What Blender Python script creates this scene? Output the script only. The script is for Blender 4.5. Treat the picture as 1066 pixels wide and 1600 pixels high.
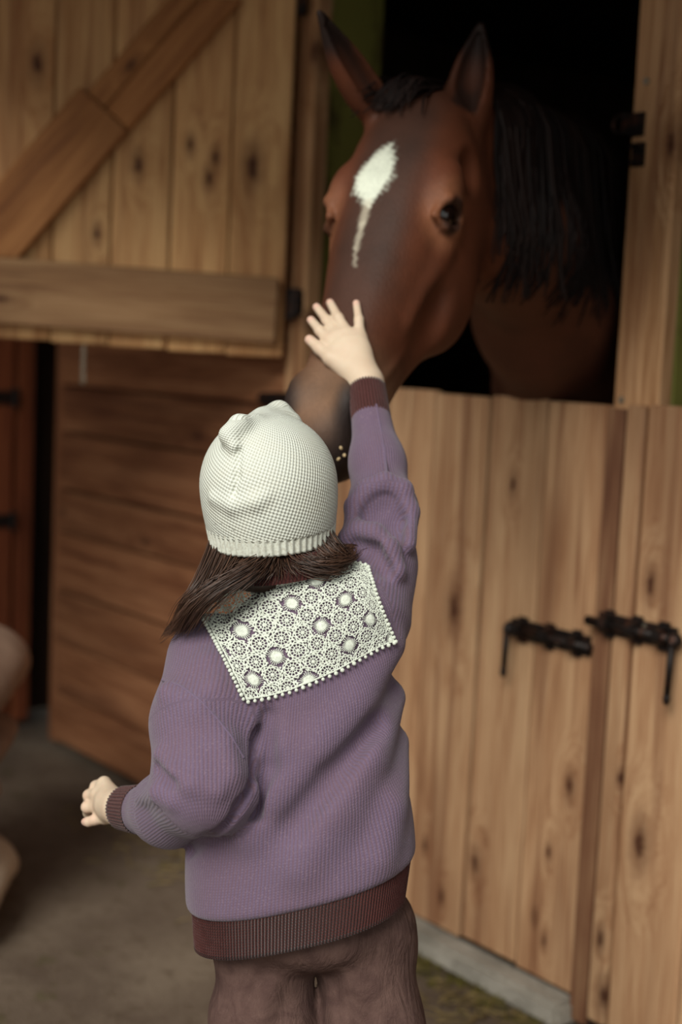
import bpy, bmesh, math, random
import numpy as np
from mathutils import Matrix, Vector

for o in list(bpy.data.objects):
    bpy.data.objects.remove(o, do_unlink=True)
scene = bpy.context.scene
COL = scene.collection
rng = np.random.default_rng(7)
random.seed(7)

# ------------------------------------------------------------------ camera
FPX = 2222.0; CX, CY = 533.0, 800.0
PITCH = math.atan(249.0 / FPX); ROLL = 0.045; YAW = math.radians(38.2)
FH = np.array([-math.cos(YAW), math.sin(YAW), 0.0])      # level view direction
RH = np.array([math.sin(YAW), math.cos(YAW), 0.0])       # level right
UP = np.array([0, 0, 1.0])
FW = math.cos(PITCH) * FH - math.sin(PITCH) * UP
U0 = math.cos(PITCH) * UP + math.sin(PITCH) * FH
RT = RH * math.cos(ROLL) + U0 * math.sin(ROLL)
UT = U0 * math.cos(ROLL) - RH * math.sin(ROLL)
CAM = np.array([0.0, -2.204, 1.392])

cam_data = bpy.data.cameras.new('camera')
cam_data.sensor_fit = 'VERTICAL'; cam_data.sensor_height = 36.0
cam_data.lens = FPX / 1600.0 * 36.0
cam_data.clip_start = 0.05
cam = bpy.data.objects.new('camera', cam_data); COL.objects.link(cam)
M = Matrix.Identity(4)
for i in range(3):
    M[i][0] = RT[i]; M[i][1] = UT[i]; M[i][2] = -FW[i]; M[i][3] = CAM[i]
cam.matrix_world = M
cam_data.dof.use_dof = True
cam_data.dof.focus_distance = 1.84
cam_data.dof.aperture_fstop = 2.2
scene.camera = cam

# ------------------------------------------------------------------ light
world = bpy.data.worlds.new('world'); scene.world = world
world.use_nodes = True
bg = world.node_tree.nodes['Background']
bg.inputs[0].default_value = (0.97, 1.0, 0.95, 1)
bg.inputs[1].default_value = 0.70
sun = bpy.data.lights.new('sun', 'SUN'); sun.energy = 2.4; sun.angle = math.radians(30)
sun.color = (1.0, 0.985, 0.91)
suno = bpy.data.objects.new('sun', sun); COL.objects.link(suno)
suno.rotation_euler = Vector(tuple(RH * 0.30 + FH * 0.70 - UP * 0.62)).to_track_quat('-Z', 'Y').to_euler()
vs = scene.view_settings
vs.view_transform = 'Standard'; vs.look = 'None'; vs.gamma = 1.0; vs.use_curve_mapping = False
vs.exposure = 0.36

# ------------------------------------------------------------------ helpers
def pix(px, py, d):
    """photo pixel + depth along the view axis -> world point"""
    return CAM + d * (FW + RT * (px - CX) / FPX - UT * (py - CY) / FPX)

def to_pix(P):
    v = np.asarray(P) - CAM; d = v @ FW
    return CX + FPX * (v @ RT) / d, CY - FPX * (v @ UT) / d, d

def tag(o, label=None, cat=None, group=None, kind=None):
    if label: o['label'] = label
    if cat: o['category'] = cat
    if group: o['group'] = group
    if kind: o['kind'] = kind
    return o

def link(name, me, mat=None, parent=None):
    o = bpy.data.objects.new(name, me); COL.objects.link(o)
    if mat is not None and me is not None: me.materials.append(mat)
    if parent is not None: o.parent = parent
    return o

def empty(name, loc=(0, 0, 0), rz=0.0):
    o = bpy.data.objects.new(name, None); COL.objects.link(o)
    o.location = loc; o.rotation_euler = (0, 0, rz); o.empty_display_size = 0.05
    return o

def mesh_np(name, V, F, smooth=True):
    me = bpy.data.meshes.new(name)
    V = np.asarray(V, dtype=np.float32); F = np.asarray(F, dtype=np.int32)
    n = F.shape[1]
    me.vertices.add(len(V)); me.vertices.foreach_set('co', V.ravel())
    me.loops.add(F.size); me.loops.foreach_set('vertex_index', F.ravel())
    me.polygons.add(len(F))
    me.polygons.foreach_set('loop_start', np.arange(0, F.size, n, dtype=np.int32))
    me.polygons.foreach_set('loop_total', np.full(len(F), n, dtype=np.int32))
    me.polygons.foreach_set('use_smooth', np.full(len(F), smooth, dtype=bool))
    me.update(calc_edges=True); me.validate()
    return me

def attr_vec(me, name, A):
    a = me.attributes.new(name, 'FLOAT_VECTOR', 'POINT'); a.data.foreach_set('vector', np.asarray(A, dtype=np.float32).ravel())
def attr_f(me, name, A):
    a = me.attributes.new(name, 'FLOAT', 'POINT'); a.data.foreach_set('value', np.asarray(A, dtype=np.float32).ravel())

def srgb(r, g, b):
    f = lambda c: (c / 255 / 12.92) if c <= 10 else ((c / 255 + 0.055) / 1.055) ** 2.4
    return (f(r), f(g), f(b), 1.0)

class NT:
    """small node-graph writer"""
    def __init__(self, name):
        self.m = bpy.data.materials.new(name); self.m.use_nodes = True
        self.t = self.m.node_tree; self.b = self.t.nodes['Principled BSDF']
    def n(self, typ, **kw):
        nd = self.t.nodes.new(typ)
        for k, v in kw.items(): setattr(nd, k, v)
        return nd
    def l(self, a, b): self.t.links.new(a, b)
    def put(self, sock, v):
        if isinstance(v, bpy.types.NodeSocket): self.l(v, sock)
        else: sock.default_value = v
    def math(self, op, a, b=0.0, c=None, clamp=False):
        nd = self.n('ShaderNodeMath', operation=op, use_clamp=clamp)
        self.put(nd.inputs[0], a); self.put(nd.inputs[1], b)
        if c is not None: self.put(nd.inputs[2], c)
        return nd.outputs[0]
    def vmath(self, op, a, b=(0, 0, 0)):
        nd = self.n('ShaderNodeVectorMath', operation=op)
        self.put(nd.inputs[0], a); self.put(nd.inputs[1], b)
        return nd.outputs['Value'] if op in ('LENGTH', 'DOT_PRODUCT', 'DISTANCE') else nd.outputs[0]
    def mix(self, f, a, b, mode='MIX'):
        nd = self.n('ShaderNodeMix', data_type='RGBA', blend_type=mode)
        self.put(nd.inputs[0], f); self.put(nd.inputs[6], a); self.put(nd.inputs[7], b)
        return nd.outputs[2]
    def noise(self, vec, scale, detail=4.0, rough=0.55, dist=0.0):
        nd = self.n('ShaderNodeTexNoise')
        if vec is not None: self.l(vec, nd.inputs['Vector'])
        nd.inputs['Scale'].default_value = scale; nd.inputs['Detail'].default_value = detail
        nd.inputs['Roughness'].default_value = rough; nd.inputs['Distortion'].default_value = dist
        return nd.outputs[0]
    def ramp(self, f, stops):
        nd = self.n('ShaderNodeValToRGB'); self.l(f, nd.inputs[0])
        e = nd.color_ramp.elements
        while len(e) < len(stops): e.new(0.5)
        for el, (p, c) in zip(e, stops):
            el.position = p; el.color = c if len(c) == 4 else (*c, 1)
        return nd.outputs[0]
    def smooth(self, x, a, b, lo=0.0, hi=1.0):
        nd = self.n('ShaderNodeMapRange', interpolation_type='SMOOTHSTEP')
        self.put(nd.inputs[0], x)
        for i, v in zip((1, 2, 3, 4), (a, b, lo, hi)): nd.inputs[i].default_value = v
        return nd.outputs[0]
    def sep(self, v):
        nd = self.n('ShaderNodeSeparateXYZ'); self.l(v, nd.inputs[0]); return nd.outputs
    def comb(self, x, y, z):
        nd = self.n('ShaderNodeCombineXYZ')
        for i, v in enumerate((x, y, z)): self.put(nd.inputs[i], v)
        return nd.outputs[0]
    def obj(self): return self.n('ShaderNodeTexCoord').outputs['Object']
    def rand(self): return self.n('ShaderNodeObjectInfo').outputs['Random']
    def attr(self, name, typ='GEOMETRY'):
        return self.n('ShaderNodeAttribute', attribute_name=name, attribute_type=typ)
    def bump(self, h, strength=0.4, dist=0.01):
        nd = self.n('ShaderNodeBump'); self.l(h, nd.inputs['Height'])
        nd.inputs['Strength'].default_value = strength; nd.inputs['Distance'].default_value = dist
        self.l(nd.outputs[0], self.b.inputs['Normal'])
    def out(self, col, rough=0.7, spec=0.3):
        self.put(self.b.inputs['Base Color'], col)
        self.put(self.b.inputs['Roughness'], rough)
        self.b.inputs['Specular IOR Level'].default_value = spec
        return self.m

def wood(name, light, mid, dark, knot=(70, 38, 22), rough=0.72, patch=0.5, moss=None, var=0.30, spec=0.25, streak=0.55):
    g = NT(name)
    P0 = g.obj()
    r = g.rand()
    off = g.vmath('MULTIPLY', g.comb(r, r, r), (31.7, 17.3, 53.1))
    P = g.vmath('ADD', P0, off)
    Pg = g.vmath('MULTIPLY', P, (1.0, 1.0, 0.055))
    xyz = g.sep(P0)
    # explicit knots carried by the board (x, z, size)
    kd = None
    for k in ('knot_a', 'knot_b', 'knot_c'):
        kv = g.attr(k, 'OBJECT').outputs['Vector']; ks = g.sep(kv)
        dx = g.math('SUBTRACT', xyz[0], ks[0]); dz = g.math('MULTIPLY', g.math('SUBTRACT', xyz[2], ks[1]), 0.42)
        d = g.math('DIVIDE', g.math('SQRT', g.math('ADD', g.math('MULTIPLY', dx, dx), g.math('MULTIPLY', dz, dz))),
                   g.math('MAXIMUM', ks[2], 0.0001))
        kd = d if kd is None else g.math('MINIMUM', kd, d)
    wob = g.noise(P, 60, 3)
    kd = g.math('ADD', kd, g.math('MULTIPLY', g.math('SUBTRACT', wob, 0.5), 0.9))
    # small random knots
    vo = g.n('ShaderNodeTexVoronoi'); g.l(g.vmath('MULTIPLY', P, (1, 0.3, 0.45)), vo.inputs['Vector'])
    vo.inputs['Scale'].default_value = 3.3; vo.inputs['Randomness'].default_value = 1.0
    vk = g.math('MULTIPLY', vo.outputs['Distance'], 11.0)
    bend = g.math('MULTIPLY', g.math('SUBTRACT', 1.0, g.smooth(kd, 0.6, 4.5)), 0.05)
    Pb = g.vmath('ADD', Pg, g.comb(bend, bend, 0.0))
    n1 = g.noise(Pb, 26, 6, 0.62, 0.7)
    n2 = g.noise(Pb, 120, 3, 0.6, 0.2)
    n3 = g.noise(g.vmath('MULTIPLY', P, (1, 1, 0.22)), 5.5, 3, 0.5, 0.4)
    mixv = g.math('ADD', g.math('MULTIPLY', n1, 0.62), g.math('MULTIPLY', n2, 0.38))
    c = g.ramp(mixv, [(0.30, srgb(*dark)), (0.44, srgb(*mid)), (0.60, srgb(*light))])
    pm = g.smooth(n3, 0.44, 0.72)
    c = g.mix(g.math('MULTIPLY', pm, patch), c, srgb(*dark))
    st_ = g.smooth(g.noise(g.vmath('MULTIPLY', P, (1, 1, 0.045)), 15, 4, 0.6, 0.5), 0.54, 0.68)
    c = g.mix(g.math('MULTIPLY', st_, streak), c, srgb(*[int(0.86 * dark[0]), int(0.72 * dark[1]), int(0.66 * dark[2])]))
    ring = g.smooth(kd, 0.7, 2.0, 0.55, 0.0)
    c = g.mix(ring, c, srgb(*[int((a + 2 * b) / 3) for a, b in zip(mid, knot)]))
    c = g.mix(g.smooth(kd, 0.25, 0.85, 0.95, 0.0), c, srgb(*knot))
    c = g.mix(g.smooth(vk, 0.3, 0.8, 0.7, 0.0), c, srgb(*knot))
    if moss:
        mm = g.smooth(g.noise(g.vmath('MULTIPLY', P, (1, 1, 0.5)), 9, 5, 0.65), 0.34, 0.52)
        c = g.mix(mm, c, srgb(*moss))
    hv = g.n('ShaderNodeHueSaturation'); g.l(c, hv.inputs['Color'])
    g.l(g.math('ADD', g.math('MULTIPLY', g.math('FRACT', g.math('MULTIPLY', r, 7.13)), var), 1.0 - var / 2), hv.inputs['Value'])
    hv.inputs['Saturation'].default_value = 1.0
    h = g.math('SUBTRACT', mixv, g.smooth(kd, 0.3, 1.2, 0.5, 0.0))
    g.bump(h, 0.35, 0.004)
    return g.out(hv.outputs[0], rough, spec)

W_DOOR = wood('wood_lower_door', (186, 149, 113), (162, 121, 88), (118, 78, 53), patch=0.5)
W_UP = wood('wood_upper_door', (214, 170, 118), (190, 142, 94), (140, 90, 54), patch=0.42)
W_BRACE = wood('wood_brace', (178, 122, 74), (150, 98, 56), (110, 66, 36), patch=0.4)
W_LEDGE = wood('wood_ledge', (172, 134, 96), (146, 108, 74), (112, 78, 52), patch=0.5)
W_WALL = wood('wood_wall_planks', (154, 106, 74), (126, 80, 52), (88, 50, 32), patch=0.6)
W_POST = wood('wood_post', (184, 144, 106), (156, 114, 78), (116, 76, 50), patch=0.6)
W_RED = wood('wood_red_stained', (140, 78, 46), (116, 58, 34), (78, 38, 22), patch=0.5)
W_STRIP = wood('wood_rust_strip', (150, 112, 82), (122, 82, 58), (92, 56, 40), patch=0.8)
W_GREEN = wood('wood_mossy', (112, 104, 50), (90, 80, 38), (62, 52, 28), moss=(122, 118, 56))
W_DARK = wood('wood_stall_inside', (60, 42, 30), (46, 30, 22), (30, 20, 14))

def iron():
    g = NT('black_iron'); P = g.obj()
    c = g.mix(g.smooth(g.noise(P, 40, 4), 0.5, 0.7), srgb(34, 28, 26), srgb(70, 42, 30))
    g.b.inputs['Metallic'].default_value = 0.6
    return g.out(c, 0.5, 0.4)
IRON = iron()
def steel():
    g = NT('zinc_steel'); g.b.inputs['Metallic'].default_value = 0.85
    return g.out(srgb(150, 140, 124), 0.45, 0.5)
STEEL = steel()

_bm_cache = {}
def box_mesh(w, t, L, bev=0.004):
    key = (round(w, 4), round(t, 4), round(L, 4), bev)
    if key in _bm_cache: return _bm_cache[key]
    bm = bmesh.new(); bmesh.ops.create_cube(bm, size=1.0)
    bmesh.ops.scale(bm, vec=(w, t, L), verts=bm.verts)
    if bev > 0:
        bmesh.ops.bevel(bm, geom=list(bm.edges), offset=min(bev, 0.3 * min(w, t, L)), segments=1, affect='EDGES', profile=0.5)
    me = bpy.data.meshes.new('box'); bm.to_mesh(me); bm.free()
    _bm_cache[key] = me
    return me

def board(name, c, size, mat, parent=None, rot=(0, 0, 0), knots=(), bev=0.004):
    """size = (width, thickness, length); length runs along local z"""
    me = box_mesh(*size, bev)
    o = bpy.data.objects.new(name, me); COL.objects.link(o)
    if not me.materials: me.materials.append(mat)
    elif me.materials[0] != mat:
        me = me.copy(); me.materials[0] = mat; o.data = me
    o.location = c; o.rotation_euler = rot
    if parent is not None: o.parent = parent
    for k, v in zip(('knot_a', 'knot_b', 'knot_c'), knots): o[k] = [float(a) for a in v]
    return o

def joined(name, parts, mat, parent=None, smooth=False):
    """parts: list of bmesh-building callables -> one mesh"""
    bm = bmesh.new()
    for p in parts: p(bm)
    me = bpy.data.meshes.new(name); bm.to_mesh(me); bm.free()
    if smooth:
        for p in me.polygons: p.use_smooth = True
    return link(name, me, mat, parent)

def p_box(c, s, rot=None):
    def f(bm):
        m = Matrix.Translation(c) @ (rot.to_matrix().to_4x4() if rot else Matrix.Identity(4)) @ Matrix.Diagonal((*s, 1))
        bmesh.ops.create_cube(bm, size=1.0, matrix=m)
    return f
def p_cyl(a, b, r1, r2=None, seg=12):
    def f(bm):
        A, B = Vector(a), Vector(b); d = B - A
        m = Matrix.Translation((A + B) / 2) @ d.to_track_quat('Z', 'Y').to_matrix().to_4x4()
        bmesh.ops.create_cone(bm, cap_ends=True, segments=seg, radius1=r1, radius2=r1 if r2 is None else r2, depth=d.length, matrix=m)
    return f
def p_ball(c, r, seg=10):
    def f(bm):
        s = r if hasattr(r, '__len__') else (r, r, r)
        bmesh.ops.create_uvsphere(bm, u_segments=seg, v_segments=max(6, seg // 2 + 2), radius=1.0, matrix=Matrix.Translation(c) @ Matrix.Diagonal((*s, 1)))
    return f
def p_torus(c, n, R, r, seg=20, ring=8, sx=1.0):
    def f(bm):
        q = Vector(n).to_track_quat('Z', 'Y').to_matrix().to_4x4(); m = Matrix.Translation(c) @ q
        vs_ = [[bm.verts.new(m @ Vector(((R + r * math.cos(2 * math.pi * j / ring)) * math.cos(2 * math.pi * i / seg) * sx,
               (R + r * math.cos(2 * math.pi * j / ring)) * math.sin(2 * math.pi * i / seg), r * math.sin(2 * math.pi * j / ring))))
               for j in range(ring)] for i in range(seg)]
        for i in range(seg):
            for j in range(ring):
                bm.faces.new((vs_[i][j], vs_[(i + 1) % seg][j], vs_[(i + 1) % seg][(j + 1) % ring], vs_[i][(j + 1) % ring]))
    return f

def tube_np(pts, rad, ring=6, cap=True):
    """tube along a polyline -> V, F(quads)"""
    pts = np.asarray(pts, float); n = len(pts)
    rad = np.broadcast_to(np.asarray(rad, float), (n,))
    T = np.gradient(pts, axis=0); T /= np.linalg.norm(T, axis=1)[:, None] + 1e-12
    a = np.array([0, 0, 1.0]) if abs(T[0][2]) < 0.9 else np.array([1.0, 0, 0])
    N = np.cross(T[0], a); N /= np.linalg.norm(N); Ns = [N]
    for i in range(1, n):
        N = Ns[-1] - T[i] * (Ns[-1] @ T[i]); Ns.append(N / (np.linalg.norm(N) + 1e-12))
    Ns = np.array(Ns); B = np.cross(T, Ns)
    th = np.linspace(0, 2 * math.pi, ring, endpoint=False)
    V = pts[:, None] + rad[:, None, None] * (np.cos(th)[None, :, None] * Ns[:, None] + np.sin(th)[None, :, None] * B[:, None])
    i = np.arange(n - 1)[:, None] * ring; j = np.arange(ring)[None]; j2 = (j + 1) % ring
    F = np.stack([i + j, i + j2, i + ring + j2, i + ring + j], -1).reshape(-1, 4)
    return V.reshape(-1, 3), F

def merge_np(items):
    Vs, Fs, o = [], [], 0
    for V, F in items:
        Vs.append(V); Fs.append(F + o); o += len(V)
    return np.concatenate(Vs), np.concatenate(Fs)

# ------------------------------------------------------------------ signed-distance modelling
def smin(a, b, k):
    h = np.clip(0.5 + 0.5 * (b - a) / k, 0, 1)
    return b * (1 - h) + a * h - k * h * (1 - h)
def smax(a, b, k): return -smin(-a, -b, k)
def sd_cone(P, a, b, r1, r2):
    """capsule from a to b with linearly changing radius"""
    a = np.asarray(a, float); b = np.asarray(b, float); ba = b - a
    h = np.clip(((P - a) @ ba) / (ba @ ba), 0, 1)
    return np.linalg.norm(P - a - h[:, None] * ba, axis=1) - (r1 + (r2 - r1) * h)
def sd_chain(P, pts, rads, k=0.01):
    d = None
    for i in range(len(pts) - 1):
        e = sd_cone(P, pts[i], pts[i + 1], rads[i], rads[i + 1])
        d = e if d is None else smin(d, e, k)
    return d
def sd_ell(P, c, r, R=None):
    q = P - np.asarray(c, float)
    if R is not None: q = q @ np.asarray(R, float).T      # rows of R = local axes
    r = np.asarray(r, float)
    k0 = np.linalg.norm(q / r, axis=1); k1 = np.linalg.norm(q / (r * r), axis=1)
    return k0 * (k0 - 1) / np.maximum(k1, 1e-9)

def surface_nets(fn, lo, hi, h, block=10, slack=1.8):
    lo = np.asarray(lo, float); hi = np.asarray(hi, float)
    nb = np.ceil((hi - lo) / (h * block)).astype(int)
    dims = nb * block
    bi = np.stack(np.meshgrid(*[np.arange(n) for n in nb], indexing='ij'), -1).reshape(-1, 3)
    cen = lo + (bi * block + (block - 1) / 2) * h
    dc = fn(cen)
    D = np.repeat(np.repeat(np.repeat(dc.reshape(nb), block, 0), block, 1), block, 2).astype(np.float32)
    near = np.abs(dc) < slack * h * block * 0.87
    loc = np.stack(np.meshgrid(*[np.arange(block)] * 3, indexing='ij'), -1).reshape(-1, 3)
    nbx = bi[near]
    for s in range(0, len(nbx), 300):
        bb = nbx[s:s + 300]
        I = (bb[:, None] * block + loc[None]).reshape(-1, 3)
        D[I[:, 0], I[:, 1], I[:, 2]] = fn(lo + I * h)
    ins = D < 0
    cnt = sum(ins[i:dims[0] - 1 + i, j:dims[1] - 1 + j, k:dims[2] - 1 + k].astype(np.int8) for i in (0, 1) for j in (0, 1) for k in (0, 1))
    act = (cnt > 0) & (cnt < 8)
    idx = np.full(act.shape, -1, np.int64); A = np.argwhere(act); idx[act] = np.arange(len(A))
    corners = np.array([(i, j, k) for i in (0, 1) for j in (0, 1) for k in (0, 1)])
    vals = np.stack([D[A[:, 0] + c[0], A[:, 1] + c[1], A[:, 2] + c[2]] for c in corners], 1)
    acc = np.zeros((len(A), 3)); num = np.zeros(len(A))
    for a in range(8):
        for b in range(a + 1, 8):
            if np.abs(corners[a] - corners[b]).sum() != 1: continue
            va, vb = vals[:, a], vals[:, b]; m = (va < 0) != (vb < 0)
            t = np.where(m, va / np.where(m, va - vb, 1), 0)
            acc[m] += (corners[a] + t[:, None] * (corners[b] - corners[a]))[m]; num[m] += 1
    V = lo + (A + acc / num[:, None]) * h
    quads = []
    for ax in range(3):
        sl0 = [slice(None)] * 3; sl1 = [slice(None)] * 3
        sl0[ax] = slice(0, -1); sl1[ax] = slice(1, None)
        s0 = ins[tuple(sl0)]; s1 = ins[tuple(sl1)]
        E = np.argwhere(s0 != s1)
        u, v = (ax + 1) % 3, (ax + 2) % 3
        ok = (E[:, u] > 0) & (E[:, v] > 0) & (E[:, u] < dims[u] - 1) & (E[:, v] < dims[v] - 1)
        E = E[ok]; fl = s0[E[:, 0], E[:, 1], E[:, 2]]
        def cell(du, dv):
            q = E.copy(); q[:, u] -= du; q[:, v] -= dv
            return idx[q[:, 0], q[:, 1], q[:, 2]]
        Q = np.stack([cell(1, 1), cell(0, 1), cell(0, 0), cell(1, 0)], 1)
        Q[~fl] = Q[~fl][:, ::-1]
        quads.append(Q)
    Q = np.concatenate(quads); Q = Q[(Q >= 0).all(1)]
    return V, Q

def lerp_table(x, tab):
    tab = np.asarray(tab, float); xs = tab[:, 0]
    # smooth (Catmull-like) interpolation through monotone cubic
    out = []
    for c in range(1, tab.shape[1]):
        y = tab[:, c]; m = np.gradient(y, xs)
        i = np.clip(np.searchsorted(xs, x) - 1, 0, len(xs) - 2)
        hh = xs[i + 1] - xs[i]; t = np.clip((x - xs[i]) / hh, 0, 1)
        t2, t3 = t * t, t * t * t
        out.append((2 * t3 - 3 * t2 + 1) * y[i] + (t3 - 2 * t2 + t) * hh * m[i] + (-2 * t3 + 3 * t2) * y[i + 1] + (t3 - t2) * hh * m[i + 1])
    return out
def unit(v): v = np.asarray(v, float); return v / np.linalg.norm(v)
def sstep(x, a, b):
    t = np.clip((x - a) / (b - a), 0, 1); return t * t * (3 - 2 * t)

# ================================================================== SETTING
def ground_mat():
    g = NT('dirt_floor'); P = g.obj()
    n1 = g.noise(P, 2.2, 6, 0.6, 0.3); n2 = g.noise(P, 26, 5, 0.65); n3 = g.noise(P, 140, 2)
    c = g.ramp(n1, [(0.3, srgb(78, 64, 54)), (0.52, srgb(104, 90, 77)), (0.72, srgb(122, 108, 93))])
    c = g.mix(g.smooth(n2, 0.5, 0.68, 0.0, 0.55), c, srgb(74, 60, 46))
    c = g.mix(g.smooth(n3, 0.62, 0.72, 0.0, 0.5), c, srgb(156, 142, 120))
    c = g.mix(g.smooth(g.noise(P, 5.5, 4, 0.7), 0.60, 0.70, 0.0, 0.6), c, srgb(70, 66, 36))
    h = g.math('ADD', g.math('MULTIPLY', n2, 0.6), g.math('MULTIPLY', n3, 0.4)); g.bump(h, 0.6, 0.012)
    return g.out(c, 0.95, 0.15)
def concrete_mat():
    g = NT('kerb_concrete'); P = g.obj()
    n1 = g.noise(P, 9, 5); n2 = g.noise(P, 70, 4)
    c = g.ramp(n1, [(0.3, srgb(120, 114, 104)), (0.7, srgb(168, 160, 148))])
    c = g.mix(g.smooth(n2, 0.55, 0.7, 0, 0.5), c, srgb(96, 88, 78)); g.bump(n2, 0.6, 0.008)
    return g.out(c, 0.9, 0.2)
GROUND = ground_mat(); CONC = concrete_mat()

def structure(name, parts, mat):
    o = joined(name, parts, mat); o['kind'] = 'structure'; return o

floor = structure('floor', [p_box((-3.0, -2.0, -0.05), (16, 16, 0.1))], GROUND)

# ---- front wall: backing with planks, posts, kerb
wall_front = structure('wall_front', [
    p_box((-3.68, 0.10, 1.27), (1.30, 0.15, 2.46)),          # behind the planks, left of the stall door
    p_box((-2.45, 0.10, 2.46), (1.38, 0.15, 0.22)),           # over the door opening
    p_box((-1.00, 0.10, 2.46), (1.55, 0.15, 0.22)),
    p_box((-5.9, 0.10, 1.27), (2.4, 0.15, 2.46)),
    p_box((-4.45, 0.10, 2.46), (0.36, 0.15, 0.22)),
    p_box((0.72, 0.10, 1.27), (2.0, 0.15, 2.46))], W_DARK)
zj = [0.03, 0.20, 0.375, 0.552, 0.752, 0.895, 1.085, 1.243, 1.42, 1.60, 1.78, 1.96, 2.14, 2.32, 2.50]
PK = {7: [(-0.10, 0.0, .001)], 6: [(0.03, 0.21, 0.016)], 4: [(0.03, -0.05, 0.012)], 5: [(-0.04, 0.3, 0.01)]}
for i in range(len(zj) - 1):
    hgt = zj[i + 1] - zj[i]
    dy = [0, 0.006, -0.004, 0.003, -0.006][i % 5]
    board('plank', (-3.688, 0.005 + dy, (zj[i] + zj[i + 1]) / 2), (hgt - 0.006, 0.03, 1.29), W_WALL, wall_front,
          rot=(0, math.pi / 2, 0), knots=PK.get(i, ()), bev=0.005)
# boards over the openings
for i in range(14):
    board('plank', (-3.0 + 0.18 * i, 0.0, 2.46), (0.174, 0.03, 0.22), W_WALL, wall_front)
# jambs and posts
board('jamb_board', (-3.001, 0.005, 1.19), (0.078, 0.05, 2.32), W_POST, wall_front, knots=[(0.03, 0.95, 0.018)])
board('jamb_reveal', (-2.992, 0.118, 1.19), (0.036, 0.175, 2.32), W_GREEN, wall_front, bev=0.003)
board('door_post', (-1.872, 0.02, 1.19), (0.115, 0.04, 2.32), W_POST, wall_front, knots=[(0.045, 0.63, 0.016), (-0.02, -0.2, 0.01)])
board('door_post_reveal', (-1.832, 0.125, 1.19), (0.036, 0.168, 2.32), W_GREEN, wall_front, bev=0.003)
board('rusty_strip', (-1.911, -0.004, 0.66), (0.044, 0.012, 1.29), W_STRIP, wall_front, bev=0.002)
board('corner_post', (-4.345, 0.03, 1.2), (0.06, 0.07, 2.36), W_WALL, wall_front)
board('jamb_board', (-4.655, 0.0, 1.19), (0.10, 0.06, 2.32), W_RED, wall_front)
# little irons on the post
structp = wall_front
def iron_on_wall(name, parts, mat=IRON, smooth=False): return joined(name, parts, mat, wall_front, smooth)
def wpt(px, py, y=0.0):
    r = FW + RT * (px - CX) / FPX - UT * (py - CY) / FPX
    return CAM + r * ((y - CAM[1]) / r[1])
for (px, py) in ((1011, 127), (972, 625)):
    p = wpt(px, py, 0.0)
    iron_on_wall('screw_head', [p_cyl((p[0], -0.004, p[2]), (p[0], 0.002, p[2]), 0.0065, 0.008)], STEEL)
p = wpt(998, 195, 0.0)
iron_on_wall('strike_plate', [p_box((p[0], -0.004, p[2]), (0.034, 0.008, 0.045)), p_box((p[0] - 0.012, -0.018, p[2]), (0.006, 0.03, 0.04)),
                              p_torus((p[0] - 0.034, -0.016, p[2] + 0.002), (0, 1, 0), 0.017, 0.004), p_cyl((p[0] + .004, -0.012, p[2] - .012), (p[0] + .004, 0, p[2] - .012), .006)])
p = wpt(1000, 242, 0.0)
iron_on_wall('keeper_plate', [p_box((p[0], -0.004, p[2]), (0.028, 0.008, 0.046)), p_box((p[0], -0.012, p[2] + 0.016), (0.02, 0.016, 0.008)),
                              p_box((p[0], -0.012, p[2] - 0.016), (0.02, 0.016, 0.008))])
# kerb
kerb = structure('trim_1', [p_box((-2.5, -0.02, 0.026), (1.15, 0.075, 0.056))], CONC)
bm = bmesh.new(); bm.from_mesh(kerb.data); bmesh.ops.bevel(bm, geom=list(bm.edges), offset=0.01, segments=2, affect='EDGES'); bm.to_mesh(kerb.data); bm.free()
sill = structure('trim_2', [p_box((-1.2, 0.05, 0.012), (1.40, 0.10, 0.03))], W_DARK)

# ---- inside of the stalls
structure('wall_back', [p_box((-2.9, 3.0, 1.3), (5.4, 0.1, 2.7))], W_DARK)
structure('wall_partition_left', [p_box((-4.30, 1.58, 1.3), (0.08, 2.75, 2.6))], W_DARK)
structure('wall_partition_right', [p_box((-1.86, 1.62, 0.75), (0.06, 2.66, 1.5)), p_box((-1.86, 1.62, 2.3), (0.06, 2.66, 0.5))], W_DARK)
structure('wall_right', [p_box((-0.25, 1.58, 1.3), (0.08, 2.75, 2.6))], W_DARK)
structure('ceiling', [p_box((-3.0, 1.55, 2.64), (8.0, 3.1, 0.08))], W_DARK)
# roof overhang over the yard side
eave = structure('ceiling_overhang', [p_box((-2.6, -0.55, 2.45), (7.4, 1.14, 0.05))], W_RED)
for i in range(9):
    board('rafter', (-6.0 + 0.9 * i, -0.55, 2.38), (0.06, 0.09, 1.08), W_RED, eave, rot=(math.pi / 2, 0, 0))
structure('ceiling_left_blocker', [p_box((-4.1, -3.25, 2.47), (3.4, 3.5, 0.05))], W_RED)  # unseen roof, added to shade the left floor and wall base
board('eave_shade_board', (-2.6, -1.13, 2.385), (0.17, 0.022, 7.4), W_RED, eave, rot=(0, math.pi / 2, 0))  # unseen board added at the eave edge to darken the upper wall
# unseen wall added on the left to block light from that side
wl = structure('wall_left_blocker', [p_box((-5.75, -2.5, 1.2), (0.08, 5.0, 2.4))], W_RED)
for i in range(16):
    board('plank', (-5.70, -0.12 - 0.195 * i, 1.2), (0.188, 0.025, 2.38), W_RED, wl, rot=(0, 0, math.pi / 2))

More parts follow.
